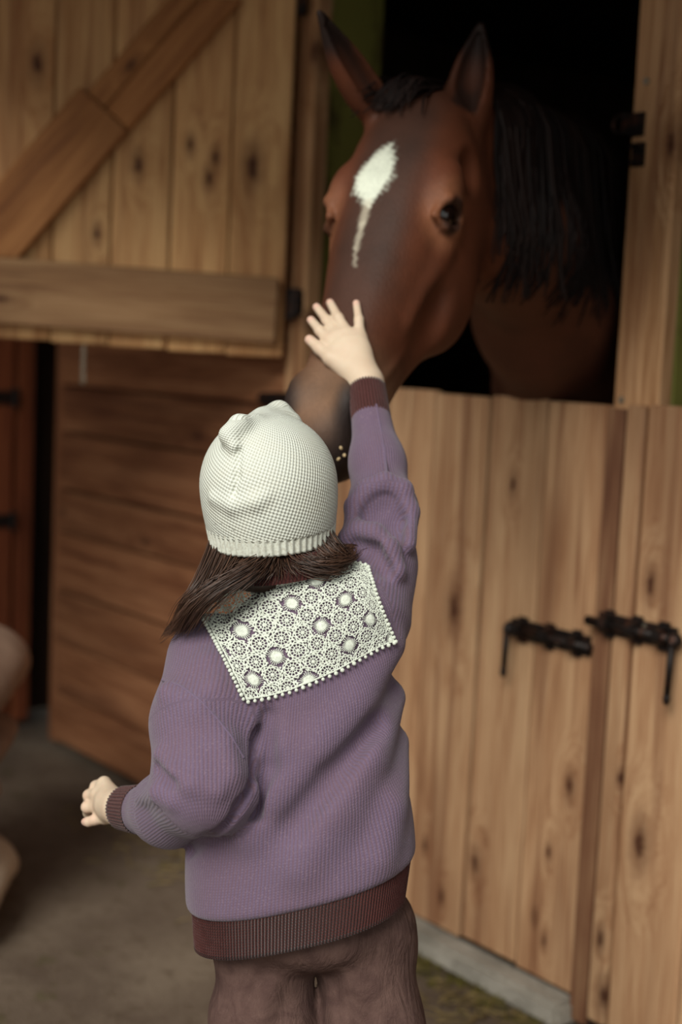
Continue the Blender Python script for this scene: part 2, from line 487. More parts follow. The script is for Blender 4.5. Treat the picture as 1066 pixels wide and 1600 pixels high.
# ---- lower half of the stall door
def half_door(name, n, edges, z0, z1, y, label, knots, mat=W_DOOR, empty_x=0.0):
    root = empty(name, (empty_x, y, 0.0)); root['kind'] = 'structure'; root['label'] = label
    zz = 0.5 * (z0 + z1)
    for i in range(len(edges) - 1):
        a, b = edges[i], edges[i + 1]
        jz = [0.0, 0.003, -0.002, 0.004, 0.001][i % 5]
        board('board', ((a + b) / 2 - empty_x, 0.014 + [0, .003, -.001, .002][i % 4], zz + jz), (abs(b - a) - 0.0065, 0.028, z1 - z0), mat, root,
              knots=knots.get(i, ()), bev=0.005)
    for zb in (z0 + 0.15, z1 - 0.13):
        board('ledge', ((edges[0] + edges[-1]) / 2 - empty_x, 0.046, zb), (0.13, 0.03, abs(edges[-1] - edges[0]) - 0.06), mat, root, rot=(0, math.pi / 2, 0))
    return root
def kn(a, b, zz, *pp):
    out = []
    for (px, py, s) in pp:
        q = wpt(px, py); out.append((q[0] - (a + b) / 2, q[2] - zz, s))
    return out
ED = [-1.936, -2.111, -2.287, -2.469, -2.64, -2.80, -2.952]
ZM = (0.06 + 1.31) / 2
door_lower = half_door('door_1', 6, ED, 0.06, 1.31, 0.0, 'closed lower half of a stable door in tan vertical boards under the bay horse',
    {0: kn(ED[0], ED[1], ZM, (890, 1230, 0.013), (857, 1332, 0.008), (850, 1470, 0.008)),
     1: kn(ED[1], ED[2], ZM, (740, 1350, 0.014), (800, 760, 0.01)),
     2: kn(ED[2], ED[3], ZM, (710, 950, 0.022), (690, 1400, 0.010), (665, 1320, 0.009))}, empty_x=-2.4)
ER = [-1.886, -1.832, -1.655, -1.475, -1.295, -1.115, -0.93]
ZR = (0.035 + 1.315) / 2
door_right = half_door('door_2', 6, ER, 0.035, 1.315, -0.014, 'closed lower stable door beside the narrow post with a long black bolt',
    {0: kn(ER[0], ER[1], ZR, (950, 1555, 0.016), (945, 1465, 0.011), (975, 1215, 0.008)),
     1: kn(ER[1], ER[2], ZR, (1022, 915, 0.014), (1005, 1320, 0.020))}, empty_x=-1.9)

# ---- upper half of the stall door, swung open
UD = math.atan2(-RH[1], -RH[0]) + math.radians(1.0)
ud_loc = (-3.0, -0.042, 1.37)
door_up = empty('door_3', ud_loc, UD - math.pi)       # local -x runs from the hinge to the free edge, local -y faces the yard
door_up['kind'] = 'structure'; door_up['label'] = 'open upper half of the stable door with diagonal brace and bottom ledge'
SH = -0.028
def shear_board(name, c, size, mat, parent, rot=(0, 0, 0), knots=(), bev=0.004):
    c = (c[0], c[1], c[2] + SH * c[0]); return board(name, c, size, mat, parent, rot, knots, bev)
bw = 0.150
KU = {0: [(-0.02, -0.06 + 0.0, 0.022)], 1: [(0.02, -0.1, 0.012), (0.035, -0.05, 0.012), (-0.03, -0.02, 0.011)], 2: [(-0.01, -0.08, 0.014)],
      3: [(0.04, -0.26, 0.010)], 4: [(0.03, 0.15, 0.018)]}
for i in range(7):
    shear_board('board', (-0.012 - bw * (i + 0.5), 0.0 + [0, .003, -.002][i % 3], 0.54), (bw - 0.004, 0.026, 1.08), W_UP, door_up, knots=KU.get(i, ()), bev=0.004)
board('ledge', (-0.03 - 0.5, -0.030, 0.118 + SH * -0.53), (0.168, 0.034, 1.0), W_LEDGE, door_up, rot=(0, math.pi / 2 + 0.028, 0), knots=[(0.02, -0.2, 0.01)])
board('ledge', (-0.03 - 0.5, -0.030, 0.985 + SH * -0.53), (0.15, 0.034, 1.0), W_LEDGE, door_up, rot=(0, math.pi / 2 + 0.028, 0))
# diagonal brace: local z of each piece runs along the brace, local -x across it
BR0 = (-0.690, -0.030, 0.222); BRA = math.atan2(0.635, 0.772)
def brace_piece(name, poly, knots=(), th=0.034):
    bm = bmesh.new()
    f = [bm.verts.new((-q, -th / 2, s_)) for q, s_ in poly]; b = [bm.verts.new((-q, th / 2, s_)) for q, s_ in poly]
    n = len(poly)
    bm.faces.new(f); bm.faces.new(b[::-1])
    for k in range(n): bm.faces.new((f[k], b[k], b[(k + 1) % n], f[(k + 1) % n]))
    bmesh.ops.recalc_face_normals(bm, faces=bm.faces)
    bmesh.ops.bevel(bm, geom=list(bm.edges), offset=0.004, segments=1, affect='EDGES')
    me = bpy.data.meshes.new(name); bm.to_mesh(me); bm.free()
    o = link(name, me, W_BRACE, door_up); o.location = BR0; o.rotation_euler = (0, BRA, 0)
    for k, v in zip(('knot_a', 'knot_b'), knots): o[k] = [float(x) for x in v]
    return o
qs = lambda q: -q * 0.822
qe = lambda q: (0.66 - q * 0.635) / 0.772
brace_piece('brace', [(0, 0), (0, 0.425), (0.16, 0.425), (0.16, qs(0.16))])
brace_piece('brace', [(0, 0.428), (0, qe(0)), (0.078, qe(0.078)), (0.078, 0.428)])
brace_piece('brace', [(0.081, 0.428), (0.081, qe(0.081)), (0.138, qe(0.138)), (0.138, 0.428)], knots=[(-0.10, 0.55, 0.009)], th=0.028)

# ================================================================== IRONWORK, CHAIN, SACKS, STRAW
def bolt(parent, px, x0, x1, z, yfront, hx, hlen, tipside):
    """tower bolt on a door: plate > barrel, straps, handle; x in world, converted to the door's frame"""
    def L(x, y, zz): return (x - px, y, zz)
    r = 0.010
    pl = joined('bolt_plate', [p_box(L((x0 + x1) / 2, yfront - 0.003, z), (abs(x1 - x0), 0.006, 0.042))] +
                [p_cyl(L(x, yfront - 0.007, z + dz), L(x, yfront, z + dz), 0.005, 0.006) for x in (x0 + 0.02, x1 - 0.02) for dz in (-0.014, 0.014)], IRON, parent)
    xa, xb = (x0 - 0.0, x1 + 0.012) if tipside > 0 else (x0 - 0.022, x1)
    joined('bolt_bar', [p_cyl(L(xa, yfront - 0.016, z), L(xb, yfront - 0.016, z), r, seg=14),
                        p_ball(L(hx, yfront - 0.018, z), 0.015, 12)], IRON, pl, True)
    for f in (0.14, 0.5, 0.84):
        x = x0 + f * (x1 - x0)
        joined('bolt_strap', [p_cyl(L(x - 0.011, yfront - 0.015, z), L(x + 0.011, yfront - 0.015, z), 0.0165, seg=14), p_box(L(x, yfront - 0.003, z), (0.022, 0.008, 0.056))], IRON, pl)
    joined('bolt_handle', [p_cyl(L(hx, yfront - 0.026, z - 0.004), L(hx, yfront - 0.030, z - hlen * 0.85), 0.0075, 0.0065),
                           p_ball(L(hx, yfront - 0.026, z - 0.004), 0.010), p_ball(L(hx, yfront - 0.030, z - hlen * 0.9), (0.008, 0.008, 0.014)),
                           p_torus(L(hx, yfront - 0.018, z), (1, 0, 0), 0.013, 0.004)], IRON, pl, True)
    joined('screw_head', [p_cyl(L(x0 + 0.60 * (x1 - x0), yfront - 0.007, z + 0.012 * tipside * -1), L(x0 + 0.60 * (x1 - x0), yfront, z + 0.012 * tipside * -1), 0.005, 0.007)], STEEL, pl)
    return pl
bolt(door_lower, -2.4, -2.172, -1.945, 0.812, 0.0, -2.165, 0.105, 1)
bolt(door_right, -1.9, -1.912, -1.715, 0.872, 0.0, -1.708, 0.125, -1)

def strap_hinge(parent, base, direction, up, L, w0, w1, mat=IRON):
    """tapering strap with a knuckle, lying on a face"""
    b = np.asarray(base, float); d = unit(direction); u = unit(up); n = np.cross(d, u)
    bm = bmesh.new()
    pts = [(0, -w0), (0, w0), (L, w1), (L + w1, 0), (L, -w1)]
    f = [bm.verts.new(b + d * s_ + u * q + n * 0.004) for s_, q in pts]; k = [bm.verts.new(b + d * s_ + u * q - n * 0.004) for s_, q in pts]
    bm.faces.new(f); bm.faces.new(k[::-1])
    for i in range(5): bm.faces.new((f[i], k[i], k[(i + 1) % 5], f[(i + 1) % 5]))
    p_cyl(tuple(b - u * (w0 * 1.3)), tuple(b + u * (w0 * 1.3)), 0.011)(bm)
    bmesh.ops.recalc_face_normals(bm, faces=bm.faces)
    me = bpy.data.meshes.new('strap_hinge'); bm.to_mesh(me); bm.free()
    return link('strap_hinge', me, mat, parent)
strap_hinge(wall_front, (-2.975, -0.026, 1.262), (-1, 0, 0), (0, 0, 1), 0.16, 0.022, 0.014)
strap_hinge(wall_front, (-2.975, -0.026, 0.28), (-1, 0, 0), (0, 0, 1), 0.13, 0.022, 0.014)
iron_on_wall('hinge_pin', [p_box((-2.985, -0.024, 1.515), (0.03, 0.010, 0.06)), p_cyl((-2.985, -0.034, 1.48), (-2.985, -0.034, 1.55), 0.012)])
joined('hinge_knuckle', [p_cyl((0.002, 0.0, 0.10), (0.002, 0.0, 0.18), 0.012), p_cyl((0.002, 0.0, 0.86), (0.002, 0.0, 0.95), 0.012)], IRON, door_up)

# the neighbouring stall's door, standing open
d4 = empty('door_4', (-4.615, -0.045, 0.0), -math.pi / 2 - math.radians(4)); d4['kind'] = 'structure'
d4['label'] = 'reddish plank door standing open with two black strap hinges'
for i in range(6):
    board('board', (0.085 + 0.165 * i, 0.0, 1.12), (0.160, 0.03, 2.12), W_RED, d4)
for z in (0.755, 1.185):
    h_ = strap_hinge(d4, (0.0, 0.019, z), (1, 0, 0), (0, 0, 1), 0.30, 0.026, 0.010)
for z in (0.28, 1.0, 1.95):
    board('ledge', (0.5, -0.028, z), (0.12, 0.028, 0.92), W_RED, d4, rot=(0, math.pi / 2, 0))

# chain on the open upper door
def chain(top, n, s=0.016):
    root = empty('door_chain', tuple(top)); tag(root, 'short steel chain hanging below the open upper stable door', 'chain')
    for i in range(n):
        nrm = (1, 0.2, 0) if i % 2 else (-0.2, 1, 0)
        o = joined('link', [p_torus((0, 0, 0), (0, 0, 1), s * 0.62, s * 0.19, 16, 6, 0.62)], STEEL, root, True)
        o.location = (0, 0, -s * (0.45 + i * 0.86)); o.rotation_euler = (math.pi / 2, 0, math.pi / 2 * (i % 2))
    joined('hook', [p_torus((0, 0, -s * (0.6 + n * 0.86)), (0, 1, 0), s * 0.7, s * 0.2, 16, 6)], STEEL, root, True)
    return root
ct = pix(131, 541, 3.585); chain(ct, 7, 0.013)

# feed sacks at the edge of the yard
def sack_mat(name, a, b):
    g = NT(name); P = g.obj()
    n = g.noise(P, 6, 4); w = g.noise(g.vmath('MULTIPLY', P, (1, 1, 1)), 180, 2)
    c = g.mix(g.smooth(n, 0.35, 0.65), srgb(*a), srgb(*b)); g.bump(w, 0.4, 0.003)
    return g.out(c, 0.85, 0.2)
SACK = sack_mat('sack_brown', (150, 122, 104), (126, 100, 84)); SACKP = sack_mat('sack_pale', (186, 168, 148), (160, 142, 124))
def sack(px, py, d, lx, ly, hz, z0, rz, mat, label):
    c = pix(px, py, d); 
    nu, nv = 40, 22
    U_ = np.linspace(0, 2 * np.pi, nu, endpoint=False); V_ = np.linspace(-np.pi / 2, np.pi / 2, nv)
    uu, vv = np.meshgrid(U_, V_)
    e = 0.62; sp = lambda x, p: np.sign(x) * np.abs(x) ** p
    x = lx * sp(np.cos(vv), 0.7) * sp(np.cos(uu), e); y = ly * sp(np.cos(vv), 0.7) * sp(np.sin(uu), e); z = hz * sp(np.sin(vv), 0.8)
    z = z * (1 - 0.35 * (np.abs(x) / lx) ** 4) + hz * 0.07 * np.sin(x * 31 + y * 17) * np.cos(vv)
    x = x + 0.008 * np.sin(y * 40 + 3 * z); y = y + 0.01 * np.sin(x * 26)
    V = np.stack([x, y, z + hz], -1).reshape(-1, 3)
    V[:, 2] -= V[:, 2].min()
    V[:, 2] *= 2 * hz / V[:, 2].max()
    i = np.arange(nv - 1)[:, None] * nu; j = np.arange(nu)[None]; j2 = (j + 1) % nu
    F = np.stack([i + j, i + j2, i + nu + j2, i + nu + j], -1).reshape(-1, 4)
    root = link('feed_sack', mesh_np('feed_sack', V, F), mat); root.location = (c[0], c[1], z0); root.rotation_euler = (0, 0, rz)
    return tag(root, label, 'sack', 'stacked feed sacks')
rz0 = math.atan2(RH[1], RH[0])
SD = 3.35
sack(-150, 1380, SD, 0.24, 0.30, 0.10, 0.0, rz0, SACKP, 'pale sack lying on the floor at the bottom of the sack stack')
sack(-190, 1270, SD, 0.26, 0.28, 0.084, 0.202, rz0, SACK, 'brown sack lying on the lowest pale sack')
sack(-130, 1170, SD, 0.215, 0.27, 0.060, 0.372, rz0, SACK, 'thin brown sack lying just below the topmost sack')
sack(-124, 1065, SD, 0.238, 0.27, 0.108, 0.494, rz0, SACK, 'plump brown sack on top of the sack stack')

# straw and moss on the ground by the kerb
def straw_mat():
    g = NT('straw'); r = g.noise(g.obj(), 9, 2)
    return g.out(g.ramp(r, [(0.35, srgb(96, 80, 52)), (0.5, srgb(134, 114, 76)), (0.65, srgb(88, 80, 46))]), 0.8, 0.2)
STRAW = straw_mat()
def litter(ns, nm):
    items = []
    for i in range(ns):
        x = rng.uniform(-3.7, -1.75); y = -0.075 - min(abs(rng.normal(0, 0.12)), .34)
        L = rng.uniform(0.02, 0.09); a = rng.uniform(0, 6.28); w = rng.uniform(0.0008, 0.0022)
        d = np.array([math.cos(a), math.sin(a), rng.uniform(-0.02, 0.12)]); c = np.array([x, y, 0.003 + rng.uniform(0, 0.008)])
        pts = np.stack([c - d * L / 2, c + np.array([0, 0, 0.004]), c + d * L / 2]); pts[:, 2] = np.maximum(pts[:, 2], 0.002)
        items.append(tube_np(pts, w, 4))
    nsf = sum(len(f) for _, f in items)
    for i in range(nm):
        x = rng.uniform(-3.0, -1.95); y = -0.06 - abs(rng.normal(0, 0.03)); r = rng.uniform(0.004, 0.014)
        for k in range(7):
            a = rng.uniform(0, 6.28); t = np.array([math.cos(a) * r * 1.2, math.sin(a) * r * 1.2, rng.uniform(0.6, 1.6) * r])
            c = np.array([x, y, 0.0]) + np.array([rng.normal(0, r), rng.normal(0, r), 0])
            items.append(tube_np(np.stack([c, c + t * 0.6, c + t]), [0.0018, 0.0016, 0.0004], 4))
    me_ = mesh_np('ground_litter', *merge_np(items)); mi = np.zeros(len(me_.polygons), np.int32); mi[nsf:] = 1
    return me_, mi
gm = NT('moss_green'); MOSS = gm.out(gm.ramp(gm.noise(gm.obj(), 14, 2), [(0.35, srgb(72, 66, 30)), (0.6, srgb(112, 102, 50))]), 0.9, 0.1)
lm, mi = litter(560, 150)
lo_ = link('straw_and_moss', lm, STRAW); lm.materials.append(MOSS); lm.polygons.foreach_set('material_index', mi)
tag(lo_, 'loose straw and yellowish moss on the ground along the concrete kerb', 'straw', kind='stuff')

# ================================================================== HORSE
HA = pix(645, 140, 2.42); HB = pix(482, 665, 2.14)
HL = np.linalg.norm(HB - HA); h_a = (HB - HA) / HL
PHI = math.radians(25)
h_s = RH * math.cos(PHI) - FH * math.sin(PHI); h_s = unit(h_s - h_a * (h_s @ h_a))
h_n = np.cross(h_s, h_a); h_n = h_n if h_n @ FH < 0 else -h_n
def hp(t, u, v): return HA + h_a * (t * HL) + h_s * u + h_n * v
HTAB = np.array([  # t, half width, front, back, front taper
    (-.10, .040, -.075, -.12, 0), (-.03, .070, -.030, -.17, 0), (.06, .098, -.008, -.21, .0), (.18, .115, .004, -.25, .02),
    (.30, .115, .006, -.278, .06), (.40, .109, .002, -.290, .08), (.48, .101, -.003, -.276, .09), (.56, .091, -.007, -.243, .10),
    (.65, .079, -.009, -.204, .10), (.75, .069, -.008, -.172, .08), (.84, .065, -.004, -.153, .06), (.91, .064, -.003, -.143, .05),
    (.97, .060, -.014, -.137, .0), (1.02, .048, -.036, -.13, 0), (1.07, .026, -.062, -.112, 0)])
HR = np.stack([h_s, h_a, h_n])
NECK_CREST = [hp(.03, 0, -.10), pix(775, 215, 2.62), pix(862, 270, 2.95), pix(960, 340, 3.45), pix(985, 420, 3.9)]
NECK_THROAT = [hp(.22, 0, -.20), pix(806, 380, 2.70), pix(852, 490, 2.98), pix(905, 610, 3.35), pix(960, 700, 3.8)]
CHEST = pix(955, 690, 3.75)
BDIR = unit(np.array([-0.42, 0.90, 0.0]))
BLAT = np.array([BDIR[1], -BDIR[0], 0])
# ears: base, tip, opening direction
EARS = [(hp(.03, -.058, -.085), pix(494, 18, 2.34), unit(RH * 0.75 - FH * 0.5)),
        (hp(.00, .062, -.10), pix(752, 38, 2.50), unit(-FH - RH * 0.15))]
def sd_ear(P, e):
    b, tip, o = e; ax = tip - b; L = np.linalg.norm(ax); ax = ax / L
    o = unit(o - ax * (o @ ax)); c = np.cross(ax, o)
    q = P - b; t = (q @ ax) / L; ec = q @ c; eo = q @ o
    w, = lerp_table(np.clip(t, -.15, 1.02), [(-.15, .026), (0, .030), (.25, .0385), (.45, .040), (.65, .033), (.85, .018), (1.0, .006), (1.02, .004)])
    eo = eo + 0.012 * np.sin(np.clip(t, 0, 1) * 3.1) - 0.006
    out = (np.sqrt((ec / w) ** 2 + (eo / (0.72 * w)) ** 2) - 1) * 0.72 * w
    out = smax(out, np.maximum((t - 1.02) * L, (-.15 - t) * L), 0.006)
    wi = np.maximum(w - 0.008, 0.001)
    inn = (np.sqrt((ec / (wi * .82)) ** 2 + ((eo - .55 * w) / (0.75 * w)) ** 2) - 1) * 0.7 * wi
    inn = np.maximum(inn, np.maximum((0.08 - t) * L, (t - 0.93) * L))
    return smax(out, -inn, 0.004)
def sd_head(P):
    q = P - HA; t = (q @ h_a) / HL; u = q @ h_s; v = q @ h_n; au = np.abs(u)
    w, f, b, tp = lerp_table(np.clip(t, -.10, 1.07), HTAB)
    vc = (f + b) / 2; hv = (f - b) / 2; r = np.clip((v - vc) / hv, -1.3, 1.3)
    we = w * (1 - tp * r) * (1 - 0.06 * np.clip(-r, 0, 1) ** 2)
    p = 2.6
    d = ((np.abs(u) / we) ** p + (np.abs(v - vc) / hv) ** p) ** (1 / p) - 1
    d = d * np.minimum(we, hv)
    d = smax(d, np.maximum((t - 1.07) * HL, (-.10 - t) * HL), 0.03)
    S = np.stack([au, t * HL, v], 1)                         # mirrored head space
    H = lambda tt, uu, vv: np.array([uu, tt * HL, vv])
    E = lambda tt, uu, vv, r_: sd_ell(S, H(tt, uu, vv), r_)
    d = smin(d, E(.280, .096, -.042, (.020, .050, .026)), .030)          # brow
    d = smin(d, E(.350, .092, -.080, (.018, .035, .022)), .025)          # lower orbit
    d = smin(d, E(.42, .070, -.185, (.034, .105, .080)), .04)            # cheek
    d = smin(d, sd_cone(S, H(.41, .088, -.092), H(.63, .070, -.082), .015, .008), .022)   # facial crest
    d = smin(d, sd_cone(S, H(.50, .072, -.15), H(.66, .070, -.11), .006, .004), .012)     # vein
    d = smin(d, sd_cone(S, H(.66, .070, -.11), H(.80, .063, -.07), .004, .004), .012)
    d = smax(d, -E(.165, .112, -.078, (.020, .032, .026)), .022)         # hollow above the eye
    d = smax(d, -E(.62, .099, -.125, (.020, .085, .030)), .03)           # hollow behind the mouth corner
    d = smin(d, E(.905, .043, -.030, (.024, .042, .032)), .024)          # nostril wing
    d = smax(d, -sd_ell(S, H(.925, .058, -.026), (.016, .030, .012), np.stack([unit((1, -.2, .1)), unit((.2, 1, -.45)), unit((-.1, .45, 1))])), .008)
    d = smin(d, E(.985, 0, -.062, (.046, .040, .046)), .03)              # upper lip
    d = smin(d, E(.955, 0, -.136, (.036, .048, .026)), .02)              # lower lip and chin
    slit = np.maximum(np.abs(v + .112 + .10 * (t - .9)) - .0035, (0.84 - t) * HL)
    d = smax(d, -slit, .008)
    d = smax(d, -sd_ell(S, H(.340, .106, -.053), (.024, .023, .031)), .010)         # eye socket
    d = smin(d, sd_chain(S, [H(.374, .093, -.022), H(.320, .107, -.030), H(.301, .112, -.055), H(.314, .110, -.085)], [.004, .0075, .0075, .004], .01), .010)  # upper lid
    d = smin(d, sd_chain(S, [H(.376, .094, -.024), H(.380, .106, -.050), H(.354, .112, -.079), H(.320, .110, -.087)], [.004, .006, .006, .004], .01), .010)   # lower lid
    return d
def add_legs(P, d):
    for along, lat, rr in ((0.0, .13, .09), (0.0, -.13, .09), (1.35, .14, .12), (1.35, -.14, .12)):
        top = CHEST + BDIR * along + BLAT * lat - UP * .18
        g0 = np.array([top[0], top[1], 0.0])
        back = BDIR * (.10 if along > 1 else 0.0)
        k1 = g0 + UP * .56 - back * .4; k2 = g0 + UP * .50 + back if along > 1 else g0 + UP * .48
        lg = sd_chain(P, [top, k1, k2, g0 + UP * .12, g0 + UP * .07 - BDIR * .03, g0 + UP * .05 - BDIR * .05], [rr, .06, .05, .035, .04, .05], .02)
        d = smin(d, lg, .06)
    return d
HC = hp(.45, 0, -.12)
def local(fn, P, c, R):
    """evaluate fn only near c; elsewhere a safe lower bound"""
    r = np.linalg.norm(P - c, axis=1); m = r < R
    d = np.where(m, 0.0, r - R + .08)
    if m.any(): d[m] = fn(P[m])
    return d
def sd_horse(P):
    d = local(sd_head, P, HC, .52)
    for e in EARS: d = smin(d, local(lambda p_: sd_ear(p_, e), P, (e[0] + e[1]) / 2, .2), .018)
    nk = smin(sd_chain(P, NECK_CREST, [.055, .075, .10, .14, .20], .05), sd_chain(P, NECK_THROAT, [.085, .115, .14, .19, .26], .06), .12)
    d = smin(d, nk, .05)
    bd = smin(sd_cone(P, CHEST, CHEST + BDIR * .45, .29, .31), sd_cone(P, CHEST + BDIR * .45, CHEST + BDIR * 1.35 + UP * .02, .31, .27), .1)
    d = smin(d, bd, .12)
    low = P[:, 2] < 1.15
    if low.any(): d[low] = add_legs(P[low], d[low])
    return smax(d, 0.004 - P[:, 2], .004)

hroot_xy = CHEST + BDIR * .6
horse = empty('horse', (hroot_xy[0], hroot_xy[1], 0.0))
tag(horse, 'bay horse with a white star leaning its head out over the stable door', 'horse')
HO = np.array([hroot_xy[0], hroot_xy[1], 0.0])
_pts = np.concatenate([np.array(NECK_CREST), np.array(NECK_THROAT), np.array([EARS[0][1], EARS[1][1], HB, CHEST + BDIR * 1.35, CHEST])])
hlo = _pts.min(0) - .34; hhi = _pts.max(0) + .34
hlo[2] = -0.02; hhi[2] = max(EARS[0][1][2], EARS[1][1][2]) + .04
V, Q = surface_nets(sd_horse, hlo, hhi, 0.0058)
# ---- coat colours, in the head's own coordinates
q = V - HA; t_ = (q @ h_a) / HL; u_ = q @ h_s; v_ = q @ h_n
def lin(c): return np.array(srgb(*c)[:3])
nz = (np.sin(V @ np.array([37., 21, 29])) + np.sin(V @ np.array([-23., 41, 17]) + 1) + np.sin(V @ np.array([61., -33, 52]) + 2)) / 3
def blend(C, c, m): return C * (1 - m[:, None]) + lin(c)[None] * m[:, None]
C = np.tile(lin((84, 48, 33)), (len(V), 1))
head = sstep(-q @ h_n * 0 + t_, -.25, -.05) * (np.linalg.norm(q - h_a * (t_ * HL)[:, None], axis=1) < .36)
C = blend(C, (96, 51, 31), head * sstep(np.abs(u_), .03, .08) * 0.8)
C = blend(C, (60, 38, 29), head * sstep(t_, -.1, .1) * (1 - sstep(np.abs(u_), .03, .085)) * sstep(v_, -.08, -.02) * (1 - sstep(t_, .55, .8)) * (0.85 + .15 * nz))
C = blend(C, (124, 94, 72), head * sstep(t_, .70, .86) * (0.78 + .15 * nz))
C = blend(C, (46, 34, 30), head * sstep(t_, .82, .93) * sstep(np.abs(u_) + .5 * np.clip(-v_ - .06, 0, .1), .022, .050) * .92)
dark_muz = sstep(t_ + .35 * np.clip(-v_ - .02, 0, .2) - .25 * (np.abs(u_) < .03) * 0 + .03 * nz, .95, 1.02)
C = blend(C, (44, 34, 32), head * dark_muz * .95)
nos = np.linalg.norm(np.stack([(np.abs(u_) - .056) * 1.0, (t_ - .925) * HL * .8, v_ + .026], 1), axis=1)
C = blend(C, (36, 27, 26), head * (1 - sstep(nos, .016, .046)))
eyed = np.linalg.norm(np.stack([(np.abs(u_) - .106), (t_ - .340) * HL * .8, v_ + .053], 1), axis=1)
C = blend(C, (150, 96, 66), head * (1 - sstep(eyed, .032, .065)) * .6)
C = blend(C, (40, 26, 22), head * (1 - sstep(eyed, .024, .034)) * .9)
for e in EARS:
    ax = unit(e[1] - e[0]); tt = ((V - e[0]) @ ax) / np.linalg.norm(e[1] - e[0]); rr = np.linalg.norm(V - e[0] - ax * ((V - e[0]) @ ax)[:, None], axis=1)
    m = (rr < .06) & (tt > 0)
    C = blend(C, (30, 22, 22), m * sstep(tt, .62, .85))
    o = unit(e[2] - ax * (e[2] @ ax)); c_ = np.cross(ax, o)
    ins_ = m * (1 - sstep(np.abs((V - e[0]) @ c_), .016, .028)) * sstep((V - e[0]) @ o, -.02, .0) * sstep(tt, .05, .15)
    C = blend(C, (40, 27, 23), ins_ * .9)
# white star and thin stripe (outline points taken on the face's front plane)
def face_ut(px, py):
    r = FW + RT * (px - CX) / FPX - UT * (py - CY) / FPX
    s_ = ((HA - CAM) @ h_n) / (r @ h_n); X = CAM + r * s_ - HA
    return X @ h_s, (X @ h_a) / HL
star = np.array([face_ut(*p_) for p_ in ((611, 229), (618, 250), (612, 278), (596, 300), (576, 324), (566, 308), (554, 296), (556, 276), (574, 258), (594, 240))])
def in_poly(u, t, poly):
    ins = np.zeros(len(u), bool); dist = np.full(len(u), 9.)
    for (x1, y1), (x2, y2) in zip(poly, np.roll(poly, -1, 0)):
        c1 = (y1 > t) != (y2 > t)
        ins ^= c1 & (u < (x2 - x1) * (t - y1) / (y2 - y1 + 1e-12) + x1)
        ex, ey = x2 - x1, (y2 - y1) * HL; px_, py_ = u - x1, (t - y1) * HL
        hh = np.clip((px_ * ex + py_ * ey) / (ex * ex + ey * ey), 0, 1)
        dist = np.minimum(dist, np.hypot(px_ - ex * hh, py_ - ey * hh))
    return np.where(ins, -dist, dist)
front = head * (v_ > -.06)
nz2 = np.sin(V @ np.array([310., 190, 260])) * np.sin(V @ np.array([-220., 330, 150]) + 1)
sdst = in_poly(u_, t_, star) + 0.0035 * nz + 0.005 * nz2
C = blend(C, (222, 226, 208), front * (1 - sstep(sdst, -.005, .008)))
for (p1, p2, w1) in (((576, 318), (566, 350), .006), ((566, 350), (555, 384), .0045), ((555, 384), (552, 410), .002)):
    a1 = np.array(face_ut(*p1)); a2 = np.array(face_ut(*p2))
    e_ = (a2 - a1) * np.array([1, HL]); pp = np.stack([u_ - a1[0], (t_ - a1[1]) * HL], 1)
    hh = np.clip((pp @ e_) / (e_ @ e_), 0, 1); dd = np.linalg.norm(pp - hh[:, None] * e_, axis=1)
    C = blend(C, (200, 190, 168), front * (1 - sstep(dd + .002 * nz, w1 * .6, w1 * 1.7)) * (.55 + .3 * nz))
# legs and belly darker
C = blend(C, (34, 24, 22), (V[:, 2] < .6) * 1.0)
me = mesh_np('horse_body', V - HO, Q); attr_vec(me, 'coat', C)
def coat_mat():
    g = NT('horse_coat'); P = g.obj(); a = g.attr('coat').outputs['Vector']
    n = g.noise(P, 11, 4); n2 = g.noise(g.vmath('MULTIPLY', P, (1, 1, .35)), 260, 2)
    c = g.mix(g.smooth(n, 0.35, 0.7, 0.0, 0.30), a, (0.012, 0.006, 0.004, 1))
    c = g.mix(g.smooth(n2, 0.3, 0.7, 0.0, 0.12), c, (0.02, 0.012, 0.008, 1))
    g.bump(n2, 0.25, 0.003)
    
    return g.out(c, 0.6, 0.22)
COAT = coat_mat()
link('body', me, COAT, horse)
ge = NT('horse_eye'); EYEM = ge.out(srgb(22, 12, 9), 0.08, 0.6)
def ball(name, c, r, mat, parent, off, seg=24):
    o = joined(name, [p_ball(tuple(np.asarray(c) - off), r, seg)], mat, parent, True); return o
for sg in (1, -1):
    ball('eye', hp(.340, sg * .0900, -.054), .0260, EYEM, horse, HO)
# ---- mane and forelock
def hair_mat(name, a, b, rough=0.4, spec=0.4):
    g = NT(name); r = g.attr('strand').outputs['Fac']
    return g.out(g.mix(r, srgb(*a), srgb(*b)), rough, spec)
MANE = hair_mat('mane_hair', (16, 11, 10), (32, 21, 18), .6, .12)
def strands(name, curves, radii, mat, parent, off, ring=4):
    items, vals = [], []
    for c, r in zip(curves, radii):
        n = len(c); prof = r * np.array([1.0 - 0.75 * (i / (n - 1)) ** 2.2 for i in range(n)])
        v, f = tube_np(np.asarray(c) - off, prof, ring); items.append((v, f)); vals.append(np.full(len(v), rng.uniform()))
    V_, F_ = merge_np(items); m_ = mesh_np(name, V_, F_); attr_f(m_, 'strand', np.concatenate(vals))
    return link(name, m_, mat, parent)
def push_out(p, sd, margin):
    """move points outside a surface along its gradient"""
    for _ in range(3):
        d = sd(p); bad = d < margin
        if not bad.any(): break
        g_ = np.stack([sd(p + np.eye(3)[k] * .002) - sd(p - np.eye(3)[k] * .002) for k in range(3)], 1)
        g_ /= np.linalg.norm(g_, axis=1)[:, None] + 1e-9
        p = p + g_ * ((margin - d) * bad)[:, None]
    return p
